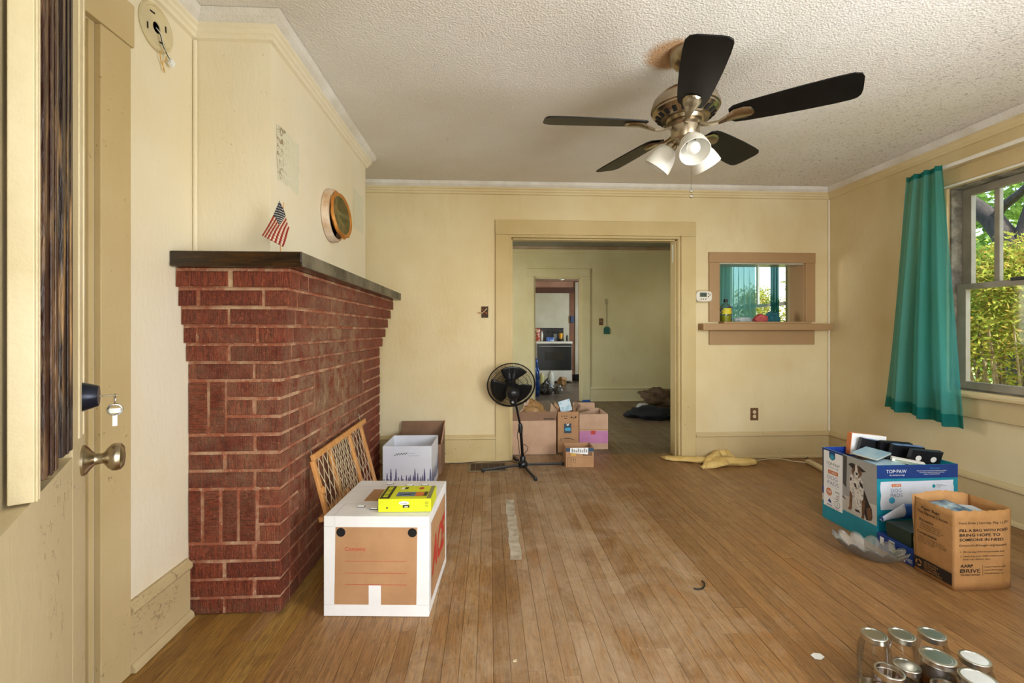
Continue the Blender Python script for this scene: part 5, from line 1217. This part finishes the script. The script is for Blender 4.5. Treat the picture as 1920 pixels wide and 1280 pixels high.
# flat boxes in front of the carton
bl_ = thing('blue_flat_box', 'blue printed flat box on the floor in front of the dog pads carton', 'box', (2.150, 2.205, .001), 0, local=True)
MB().box(0, .33, 0, .215, 0, .086).build('carton', BLUEC, bl_, bevel=.001)
fl3 = ((0, .215, 0), (0, -1, 0), ZA)
for q_ in (rect(.075, .110, .02, .075), rect(.135, .142, .01, .05), rect(.150, .172, .004, .05), rect(.02, .045, .03, .07)): P2('white_label', WHITE, bl_, fl3, [q_], .0006)
P2('bar_code', INK, bl_, fl3, [rect(.078 + i * .004, .080 + i * .004, .025, .07) for i in range(8)], .0010); TX('PADS', WHITE, bl_, fl3, .178, .012, .020, .034, 'L', .001)
gb2 = thing('green_flat_box', 'dark green lidded box on the blue flat box', 'box', (2.156, 2.222, .0885), 0, local=True)
MB().box(.004, .316, .004, .146, 0, .050).build('tray', DKGREEN, gb2, bevel=.001); MB().box(0, .32, 0, .150, .030, .078).build('lid', DKGREEN, gb2, bevel=.002)

# ------------------------------------------------------------------ paper grocery bag
GX0, GX1, GY0, GY1, GH, CR = 2.142, 2.440, 1.992, 2.188, .368, .232
BAGM = M('brown_kraft_paper', '#B98A55', .75, col2='#A67842', vs=7, bump=.25, bs=14)
pb = thing('paper_bag', 'brown paper grocery bag printed for a food drive, filled with disc cases', 'paper bag', (2.142, 1.992, .001), 0, local=True)
gw_, gd_ = GX1 - GX0, GY1 - GY0
def wy(x): return max(0, x - CR) * .30
def crum(a, b2, k): return .004 * noise.noise(Vector((a * 9, b2 * 9, k)))
def rim(a, k): return GH + .006 * noise.noise(Vector((a * 14, k, 2.2)))
MB().grid(lambda u, v: (gw_ * u, wy(gw_ * u), v * rim(u, 1)), 30, 10).build('front_panel', BAGM, pb, smooth=True, solid=.0012, ang=180)
MB().grid(lambda u, v: (-.010 * math.sin(math.pi * u) * v * .6, gd_ * (1 - u), v * rim(u, 5)), 16, 12).build('side_panel', BAGM, pb, smooth=True, solid=.0012, ang=180)
MB().grid(lambda u, v: (gw_ * (1 - u) , gd_ + .014 * v + crum(u, v, 3) * 2, v * (rim(u, 8) + .020 * math.sin(math.pi * u))), 20, 10).build('back_panel', BAGM, pb, smooth=True, solid=.0012, ang=180)
MB().grid(lambda u, v: (gw_ + .006 * math.sin(math.pi * u) * v, wy(gw_) + (gd_ + .014 * v - wy(gw_)) * u, v * rim(u, 11)), 12, 10).build('side_panel', BAGM, pb, smooth=True, solid=.0012, ang=180)
MB().box(.004, gw_ - .004, .022, gd_ - .004, .002, .004).build('base', BAGM, pb)
Bf = ((0, -.0008, 0), XA, ZA)
def bend(o):
    if o is None: return
    for v in o.data.vertices: v.co.y += wy(v.co.x)
for s, b2, h, wd in (('Food Drive | Saturday, May 12, 2012', .307, .0115, .255), ('FILL A BAG WITH FOOD.', .272, .0125, .252), ('BRING HOPE TO', .2505, .0125, .198), ('SOMEONE IN NEED.', .229, .0125, .220), ('DrivetoEndHunger.org/stamping', .204, .0105, .240)):
    bend(TX(s, INK, pb, Bf, .0235, b2, h, wd, bold=.02 if s.isupper() else 0))
for s, b2, a_, wd in (('1.  Fill this bag with non-perishable food.', .176, .026, .222), ('2.  Leave it by your mailbox before your', .156, .026, .215), ('usual mail delivery time.', .142, .040, .135)): bend(TX(s, INK, pb, Bf, a_, b2, .0075, wd))
bend(TX('AARP', INK, pb, Bf, .027, .108, .014, .062, bold=.025)); bend(TX('DRIVE', INK, pb, Bf, .027, .083, .017, .098, bold=.01)); bend(TX('TO END HUNGER', INK, pb, Bf, .027, .070, .007, .098, bold=.015))
bend(P2('rule', INK, pb, Bf, [rect(.136, .1372, .066, .118)], .0009)); P2('logo_lines', INK, pb, Bf, [rect(.024, .046, z, z + .0022) for z in (.0845, .089, .0935, .098)], .0010)
for k, s in enumerate(('Supporting the hunger', 'relief of AARP Foundation', 'DrivetoEndHunger.org')): bend(TX(s, INK, pb, Bf, .145, .106 - k * .015, .0065, (.115, .092, .095)[k]))
Bs = ((-.0075, gd_, 0), (0, -1, 0), ZA)
for s, b2, a_, h, wd in (('Paper Bags:', .322, .045, .014, .090), ('The Natural Choice', .300, .022, .014, .150), ('Reusable', .262, .034, .013, .070), ('Recyclable', .214, .016, .013, .0), ('Compostable', .198, .020, .013, .100)):
    if wd: TX(s, INK, pb, Bs, a_, b2, h, wd, bold=.01)
for k, (b2, a_, wd) in enumerate(((.250, .036, .105), (.241, .036, .100), (.232, .034, .118), (.223, .032, .105), (.184, .024, .135), (.175, .024, .145), (.166, .024, .140), (.157, .024, .085))): TX(('Using it is an integral part of', 'sharing a recycled world, bags', 'the life of all paper, reused', 'taken to store everyday.')[k % 4], INK, pb, Bs, a_, b2, .0058, wd)
P2('black_band', M('black_band_ink', '#241c18', .6), pb, Bs, [rect(.006, .192, .022, .078)], .0009)
rc = []
for k in range(3):
    a0 = 2 * math.pi * k / 3; o1 = [(.030 + .017 * math.cos(a0 + t_), .050 + .017 * math.sin(a0 + t_)) for t_ in (0, .4, .8, 1.2, 1.6)]; i1 = [(.030 + .010 * math.cos(a0 + t_), .050 + .010 * math.sin(a0 + t_)) for t_ in (1.6, 1.2, .8, .4, 0)]; rc.append(o1 + i1)
P2('recycling_mark', BAGM, pb, Bs, rc, .0013)
for k, s in enumerate(('RENEWABLE', 'REUSABLE', 'RECYCLABLE', 'COMPOSTABLE')): TX(s, BAGM, pb, Bs, .058, .062 - k * .0115, .0075, (.07, .06, .075, .088)[k], 'L', .0014, bold=.01)
for k, (c, rot, col, lab) in enumerate((((2.27, 2.08, .352), (R(8), R(-4), R(10)), '#8fb4c4', 'pale blue disc case in the paper bag'), ((2.32, 2.075, .338), (R(10), R(6), R(-6)), '#1c3550', 'navy disc case in the paper bag'), ((2.345, 2.09, .324), (R(6), R(9), R(18)), '#c8d8e4', 'white printed disc case in the paper bag'))):
    pass
def dcase(c, rot, col, lab, sz=(.07, .065)):
    slab('disc_case', lab, 'case', c, None, rot, [('shell', (-sz[0], sz[0], -sz[1], sz[1], 0, .012), M('case_' + col[1:], col, .3, col2=tuple(x * .7 for x in lin(col)[:3]), vs=20)), ('insert', (-sz[0] * .85, sz[0] * .9, -sz[1] * .9, sz[1] * .9, .0121, .0128), M('insert_' + col[1:], '#b8c8cc', .25, col2=col, vs=16))])
dcase((2.225, 2.095, .336), (R(5), R(-2), R(8)), '#24486a', 'navy disc case on top in the paper bag')
dcase((2.335, 2.095, .318), (R(4), R(5), R(-4)), '#c4d4e2', 'white disc case slanting in the paper bag')
dcase((2.29, 2.09, .296), (0, 0, R(3)), '#5a6a78', 'grey disc case under the others in the paper bag', (.10, .07))
MB().box(.01, gw_ - .01, .03, gd_ - .012, .004, .290).build('inner_fill', KRAFTD, pb)

# ------------------------------------------------------------------ leaf dish
d0, d1 = onZ(1576, 1024), onZ(1686, 1064); dcn = (d0 + d1) / 2; dd_ = (d1 - d0); dl = dd_.length
du = dd_.normalized(); dv = Vector((-du.y, du.x, 0))
def dish(u, v):
    a = 2 * math.pi * u; lob = abs(math.sin(a * 6.5)) ** .55; r = v
    k = max(0, (r - .5) / .5)
    ex = .150 * (1 + .16 * lob * k); ey = .088 * (1 + .22 * lob * k)
    z = .004 + (.040 + .034 * lob) * k ** 1.3
    return dcn + du * (ex * r * math.cos(a)) + dv * (ey * r * math.sin(a)) + Vector((0, 0, z))
t = MB().grid(dish, 112, 12).build('glass_dish', DISHG, None, loc=(dcn.x, dcn.y, 0), smooth=True, solid=.004, ang=180)
tag(t, 'scalloped clear glass leaf dish on the floor beside the blue flat box', 'dish')

# ------------------------------------------------------------------ canning jars
BRW = M('brown_preserve', '#6a3a14', .25, col2='#3a1c0a', vs=10); GRNL = M('green_label', '#5ea02c', .5)
LIDM = M('silver_lid', '#d2d0c6', .3, 1, col2='#c2bfb2', vs=4); LIDW = M('white_lid', '#e6e6e2', .3, .3)
def jar(label, px, py, hz, rr, rb, lid='disc', fill=0, green=False, amber=0):
    p = onZ(px, py, hz); p.z = 0
    t = thing('canning_jar', label, 'jar', (p.x, p.y, .001), 0, 'canning jars on the floor', local=True)
    MB().lathe([(0, .0), (rb * .86, 0), (rb, .008), (rb, hz - .052), (rb * .97, hz - .040), (rr * .98, hz - .022), (rr * .96, hz - .004), (rr * .90, hz - .004), (rr * .90, hz - .024), (rb * .9, hz - .042), (rb * .93, hz - .055), (rb * .93, .012), (0, .010)], 32).build('glass_body', JARG, t, smooth=True) if False else MB().lathe([(0, .0), (rb * .86, 0), (rb, .008), (rb, hz - .052), (rb * .97, hz - .040), (rr * .97, hz - .020), (rr * .95, hz - .004)], 32, cap=False).build('glass_body', JARG, t, smooth=True)
    if fill: MB().lathe([(0, .004), (rb * .84, .004), (rb * .95, .012), (rb * .95, min(fill, hz - .055)), (0, min(fill, hz - .055))], 28).build('contents', BRW, t, smooth=True)
    th = [(rr * .985, hz - .017)]
    for k in range(3): th += [(rr * 1.015, hz - .0155 + k * .004), (rr * .995, hz - .0135 + k * .004)]
    rg_ = MB().lathe(th + [(rr * 1.02, hz - .0035), (rr * 1.01, hz), (rr * .99, hz + .001), (rr * .86, hz + .001), (rr * .85, hz - .001)], 36, cap=False).build('screw_band', LIDM, t, smooth=True, ang=60)
    if lid == 'disc':
        MB().lathe([(rr * .86, hz - .001), (rr * .80, hz - .0015), (rr * .76, hz - .0005), (rr * .70, hz - .0005), (0, hz - .0005)], 32).build('lid', LIDM, t, smooth=True)
    elif lid == 'white': MB().lathe([(rr * .86, hz - .001), (rr * .76, hz - .0005), (0, hz - .0005)], 32).build('lid', LIDW, t, smooth=True)
    if green: MB().grid(lambda u, v: (rb * 1.004 * math.cos(2.6 + u * 1.5), rb * 1.004 * math.sin(2.6 + u * 1.5), .03 + .06 * v), 12, 1).build('label', GRNL, t)
q = 'empty clear quart canning jar with narrow silver lid at the back of the jar cluster'
jar(q, 1639, 1189, .176, .037, .047); jar(q, 1691, 1189, .176, .037, .047); jar(q, 1748, 1188, .176, .037, .047)
jar('wide mouth canning jar of brown preserve with silver lid in the middle of the cluster', 1758.5, 1231, .176, .0450, .046, 'disc', .12)
jar('wide mouth canning jar with white lid in the cluster', 1835, 1272, .176, .0450, .046, 'white', .12)
jar('narrow mouth canning jar with bright white lid beside the wide mouth jar', 1828, 1234, .176, .038, .047, 'white', .0)
jar('pint canning jar of brown preserve with silver lid', 1700, 1247, .128, .036, .038, 'disc', .07)
jar('open topped pint canning jar with green label and brown preserve', 1668, 1258, .150, .0385, .043, 'none', .085, True)
jar('open topped canning jar of amber preserve', 1775, 1288, .140, .0365, .038, 'none', .08)
# ------------------------------------------------------------------ things on the serving hatch
bo_ = onY(1358, 604, 4.30); bt = thing('cleaner_bottle', 'clear bottle of yellow green cleaner with yellow label on the hatch ledge', 'bottle', (bo_.x + .012, 4.30, 1.286), local=True)
MB().lathe([(0, .001), (.050, .001), (.055, .008), (.055, .125), (.048, .150), (.024, .176), (.018, .184), (.018, .196)], 24, cap=False).build('bottle_body', PETG, bt, smooth=True)
MB().lathe([(0, .004), (.050, .004), (.050, .060), (0, .060)], 24).build('liquid', M('yellow_green_liquid', '#a8a820', .2), bt)
MB().lathe([(.0556, .074), (.0556, .132)], 24, cap=False).build('label', M('yellow_label', '#d8cc28', .5, col2='#3a4a6a', vs=30, lo=.52, hi=.62), bt)
MB().lathe([(0, .220), (.018, .220), (.020, .190), (.0, .190)], 20).build('cap', BLACKP, bt, smooth=True)
t = thing('blue_packet', 'dark blue packet behind the cleaner bottle on the hatch ledge', 'packet', (bo_.x + .075, 4.35, 1.286), local=True)
MB().box(-.012, .022, -.02, .02, .001, .15).build('packet', M('packet_blue', '#2a3c78', .4, col2='#c06a3a', vs=30, lo=.55, hi=.65), t, bevel=.003)
c = onY(1427, 605, 4.27); c.z = 1.287
lump('red_cloth', 'pinkish red cloth crumpled on the hatch ledge', 'cloth', c, (.065, .036, .042), M('coral_cloth', '#c25a5a', .8), .5, 3, 3)
c = onY(1449, 600, 4.345); c.z = 1.287
lump('teal_cloth', 'dark teal cloth crumpled on the hatch ledge', 'cloth', c, (.06, .026, .060), M('dark_teal_cloth', '#1f6470', .8), .5, 3, 6)
c = onY(1393, 606, 4.27); c.z = 1.287
lump('white_wrapper', 'pale plastic wrapper on the hatch ledge', 'wrapper', c, (.075, .035, .026), M('pale_wrapper', '#b4c4c8', .35), .5, 4, 9)

# ------------------------------------------------------------------ kitchen
st = thing('kitchen_stove', 'white kitchen range with black oven door and backguard', 'stove', (1.5, 10.4, 0))
SX0, SX1, SY = 1.08, 1.91, 10.42; ENM = M('white_enamel', '#D8D6C8', .3, col2='#cdcaba')
MB().box(SX0, SX1, SY, 11.1, .03, .90).build('body', ENM, st); MB().box(SX0 - .01, SX1 + .01, SY - .03, 11.1, .905, .955).build('cooktop', ENM, st, bevel=.008)
od = MB().box(SX0 + .03, SX1 - .01, SY - .035, SY - .001, .30, .895).build('oven_door', BLACKP, st, bevel=.006)
MB().box(SX0 + .19, SX1 - .19, SY - .0375, SY - .0355, .52, .72).build('oven_window', M('oven_glass', '#2c2a26', .15), od); MB().tube([(SX0 + .05, SY - .07, .845), (SX1 - .04, SY - .07, .845)], .013, 10).build('handle', GREYC, od)
MB().box(SX0 + .01, SX1 - .01, SY - .03, SY - .001, .05, .285).build('drawer', ENM, st, bevel=.006)
bg_ = MB().box(SX0, SX1 - .09, 11.06, 11.13, .955, 1.27).build('backguard', BLACKP, st, bevel=.006)
for k in range(5): MB().lathe([(0, 0), (.022, 0), (.018, .02), (0, .02)], 14, axM((1.18 + k * .13, 11.06, 1.17), (0, -1, 0))).build('control_knob', DKMETAL, bg_)
def simple(name, label, cat, c, prof, mat, cap=None):
    t = thing(name, label, cat, c, local=True)
    MB().lathe(prof, 20).build('body', mat, t, smooth=True)
    if cap: MB().lathe(cap[0], 16).build('cap', cap[1], t, smooth=True)
zs = .957
def bottle(r, h): return [(0, 0), (r, 0), (r, h * .62), (r * .45, h * .82), (r * .4, h * .9), (0, h * .9)]
t = thing('red_bag', 'red snack bag standing on the stove', 'bag', (1.13, 10.6, zs), local=True); MB().grid(lambda u, v: (-.06 + .12 * u, .03 * math.sin(math.pi * u) * math.sin(math.pi * v) - .01, .30 * v), 8, 8).grid(lambda u, v: (.06 - .12 * u, -.03 * math.sin(math.pi * u) * math.sin(math.pi * v) - .01, .30 * v), 8, 8).build('bag', M('red_print', '#a8402c', .4, col2='#d8c09a', vs=22, lo=.5, hi=.6), t, smooth=True)
simple('white_bottle', 'white squeeze bottle on the stove', 'bottle', (1.235, 10.62, zs), bottle(.03, .26), WHITEP, ([(.012, .234), (.012, .26), (0, .26)], RED))
t = thing('blue_tub', 'blue wipes box on the stove', 'box', (1.42, 10.55, zs), local=True); MB().box(-.09, .09, -.04, .04, 0, .09).build('box', M('tub_blue', '#2a56a8', .4, col2='#b8c8d8', vs=20, lo=.52, hi=.6), t, bevel=.004)
simple('clear_glass', 'clear glass tumbler on the stove', 'glass', (1.55, 10.62, zs), [(0, 0), (.03, 0), (.036, .17)], PETG)
simple('yellow_cup', 'yellow plastic cup on the stove', 'cup', (1.675, 10.58, zs + .055), [(0, 0), (.036, 0), (.05, .13), (.046, .13), (.034, .01), (0, .01)], M('yellow_plastic', '#e0a21e', .4))
simple('steel_pan', 'small dark pan under the yellow cup on the stove', 'pan', (1.675, 10.58, zs), [(0, 0), (.075, 0), (.08, .05), (.076, .05), (.07, .008), (0, .008)], DKMETAL)
simple('dark_bottle', 'dark narrow bottle on the stove', 'bottle', (1.83, 10.6, zs), bottle(.026, .17), BLACKP)
p = onZ(1016, 722); simple('water_jug', 'clear plastic jug with yellow tinge in front of the stove', 'jug', (p.x, p.y, .001), bottle(.07, .30), M('jug_yellow', '#b8b478', .4))
p = onZ(1033, 722); simple('milk_jug', 'white plastic jug in front of the stove', 'jug', (p.x, p.y, .001), bottle(.075, .36), M('jug_white', '#c8cabc', .4))
lump('bin_bag', 'dark rubbish bag on the kitchen floor', 'bag', onZ(1025, 738), (.115, .12, .15), BAGD, .5, 3, 21)
lump('grey_bag', 'small grey plastic bag beside the dark rubbish bag', 'bag', onZ(1047, 737), (.075, .07, .09), M('grey_bag_film', '#55524a', .3, col2='#7c786c', vs=12), .5, 3, 23)
lump('paper_sack', 'brown paper sack slumped in front of the stove', 'bag', onZ(1054, 722), (.09, .09, .11), TANC, .5, 3, 25)
p = onZ(1004, 744); lump('blue_foil_bag', 'tall crinkled blue foil bag in the kitchen doorway', 'bag', p + Vector((-.02, .12, 0)), (.10, .10, .42), FOIL, .35, 4, 27)
p = onZ(1082, 713); simple('steel_pot', 'dark steel pot on the kitchen floor by the wood trim', 'pot', (p.x, p.y, .001), [(0, 0), (.11, 0), (.12, .14), (.112, .14), (.10, .01), (0, .01)], DKMETAL)
p = onY(1090, 600, 11.0); t = thing('wall_box', 'small blue box fixed to the kitchen wood trim', 'box', (2.045, 11.14, 1.42)); MB().box(2.0, 2.09, 11.08, 11.149, 1.40, 1.56).build('box', M('dark_blue_box', '#1e3a66', .5), t, bevel=.004)
t = thing('globe_light', 'white globe ceiling light in the kitchen', 'ceiling light', onY(1053, 519, 9.4)); c = onY(1053, 522, 9.4); c.z = 2.335
t.location = (c.x, c.y, 2.42); ORIG[t.name] = Vector(t.location)
MB().lathe([(0, -.085), (.05, -.07), (.085, -.03), (.095, .02), (.08, .055), (.06, .07)], 24, Matrix.Translation(c), cap=False).build('globe', SHADEG, t, smooth=True); MB().lathe([(0, .07), (.065, .07), (.065, .0845), (0, .0845)], 20, Matrix.Translation(c)).build('base', WHITEP, t)
t = thing('blue_tape_strip', 'strip of blue masking tape at the foot of the kitchen casing', 'tape', onY(1098, 752, Y2 - .03)); c = onY(1098, 752, Y2 - .03)
MB().box(KX1 - .02, KX1 + .15, Y2 - .10, Y2 - .024, .001, .003).box(KX1 + .001, KX1 + .14, Y2 - .0245, Y2 - .0225, .003, .03).build('tape', M('blue_masking_tape', '#1f5a9c', .6), t)

# small litter on the boards
hk = [onZ(x, y) + Vector((0, 0, .006)) for x, y in ((1301, 1105), (1308, 1107), (1316, 1106), (1321, 1101), (1321, 1095), (1316, 1091))]
tag(MB().tube(hk, .0035, 8).build('hair_tie', DKMETAL, None, loc=onZ(1310, 1100), smooth=True), 'dark bent hair tie on the floor boards', 'hair tie')
p = onZ(1533, 1231); tag(MB().prism([(-.02, -.012), (.0, -.018), (.022, -.006), (.018, .012), (-.004, .016), (-.022, .006)], p, XA, YA, ZA, .0015, .004).build('paper_scrap', WHITE, None, loc=p), 'white torn paper scrap on the floor by the jars', 'paper scrap')
p = onZ(965, 1240); tag(MB().prism([(-.006, -.004), (.006, -.005), (.008, .004), (-.004, .005)], p, XA, YA, ZA, .0015, .005).build('cream_crumb', IVORY, None, loc=p), 'cream crumb on the worn floor boards', 'crumb')

# ------------------------------------------------------------------ the garden outside the sash window
def leaves(mb, c, rad, n, ln, wd, rnd, shell=.55, zmin=None, thin=None):
    for _ in range(n):
        while True:
            d = Vector((rnd.uniform(-1, 1), rnd.uniform(-1, 1), rnd.uniform(-1, 1)))
            if shell * shell < d.length_squared < 1: break
        p = Vector(c) + Vector((d.x * rad[0], d.y * rad[1], d.z * rad[2]))
        if zmin is not None and p.z < zmin: continue
        if thin is not None and p.z < thin and rnd.random() < .7: continue
        a = Vector((rnd.gauss(0, 1), rnd.gauss(0, 1), rnd.gauss(0, .7))).normalized(); b2 = a.cross(Vector((rnd.gauss(0, 1), rnd.gauss(0, 1), rnd.gauss(0, 1)))).normalized()
        L = ln * rnd.uniform(.6, 1.3); W = wd * rnd.uniform(.7, 1.3)
        mb.add([p, p + a * L * .5 + b2 * W, p + a * L, p + a * L * .5 - b2 * W], [(0, 1, 2, 3)])
rnd = random.Random(12)
for k, (x, y) in enumerate(((5.15, 2.90), (5.05, 4.14), (5.1, 5.38), (5.1, 6.64), (5.2, 8.6))):
    t = thing('hedge_shrub', 'yellow green hedge shrub with reddish tips outside the sash window', 'shrub', (x, y, -.4), group='hedge shrubs outside')
    mb = MB(); leaves(mb, (x, y, .95), (.62, .56, 1.05), 14000 if k == 1 else 7000, .062, .012, rnd, .25, None, .95)
    for _ in range(10):
        leaves(mb, (x + rnd.uniform(-.4, .4), y + rnd.uniform(-.38, .38), 1.7 + rnd.uniform(-.2, .30)), (.20, .2, .22), 160, .07, .012, rnd, .0)
    f = mb.build('foliage', LEAFH, t); f['kind'] = 'stuff'
    mb = MB()
    for _ in range(40):
        a = rnd.uniform(0, 6.28); r0 = rnd.uniform(.02, .32); r1 = r0 + rnd.uniform(.0, .28)
        mb.tube([(x + r0 * math.cos(a), y + r0 * math.sin(a), -.40), (x + (r0 + r1) / 2 * math.cos(a + .2), y + (r0 + r1) / 2 * math.sin(a + .2), .4), (x + r1 * math.cos(a), y + r1 * math.sin(a), 1.3)], [.017, .014, .006], 6)
    mb.build('stems', STEM, t)
tr = thing('garden_tree', 'dark barked tree with forked leaning trunk beyond the hedge', 'tree', (7.0, 5.68, -.4))
mb = MB(); mb.tube([(7.0, 5.60, -.4), (7.0, 5.62, .8), (7.02, 5.66, 1.7), (7.0, 5.76, 2.35), (6.98, 5.98, 2.75), (6.9, 6.28, 3.12), (6.8, 6.7, 3.5)], [.19, .16, .14, .135, .12, .10, .07], 14)
mb.tube([(7.0, 5.70, 2.2), (7.1, 5.60, 2.8), (7.2, 5.45, 3.5), (7.4, 5.2, 4.6)], [.10, .09, .08, .05], 12); mb.tube([(6.98, 5.95, 2.7), (6.9, 5.8, 2.86), (6.7, 5.4, 2.95), (6.6, 5.1, 3.1)], [.06, .06, .05, .03], 8); mb.tube([(6.95, 6.1, 2.85), (6.8, 6.4, 2.82), (6.6, 6.8, 2.9)], [.05, .045, .03], 8)
mb.build('trunk', BARK, tr, smooth=True)
mb = MB()
for _ in range(80):
    c = (rnd.uniform(7.6, 9.4), rnd.uniform(4.4, 9.4), rnd.uniform(1.6, 6.0)); leaves(mb, c, (.55, .55, .32), 150, .14, .04, rnd, .0)
f = mb.build('foliage', LEAFT, tr); f['kind'] = 'stuff'
for x, y, z, r in ((12.2, 9.3, 1.7, 2.2), (15.5, 14.5, 2.2, 2.7), (11.9, 4.9, 1.5, 1.8)):
    t = thing('background_tree', 'leafy green tree far behind the hedge', 'tree', (x, y, -.4), group='trees far behind the hedge')
    mb = MB(); leaves(mb, (x, y, z), (r, r, r * .8), 3200, .24, .075, rnd, .3, -.2); f = mb.build('foliage', LEAFT, t); f['kind'] = 'stuff'
    MB().tube([(x, y, -.4), (x, y, 1.6)], [.16, .12], 10).build('trunk', BARK, t)
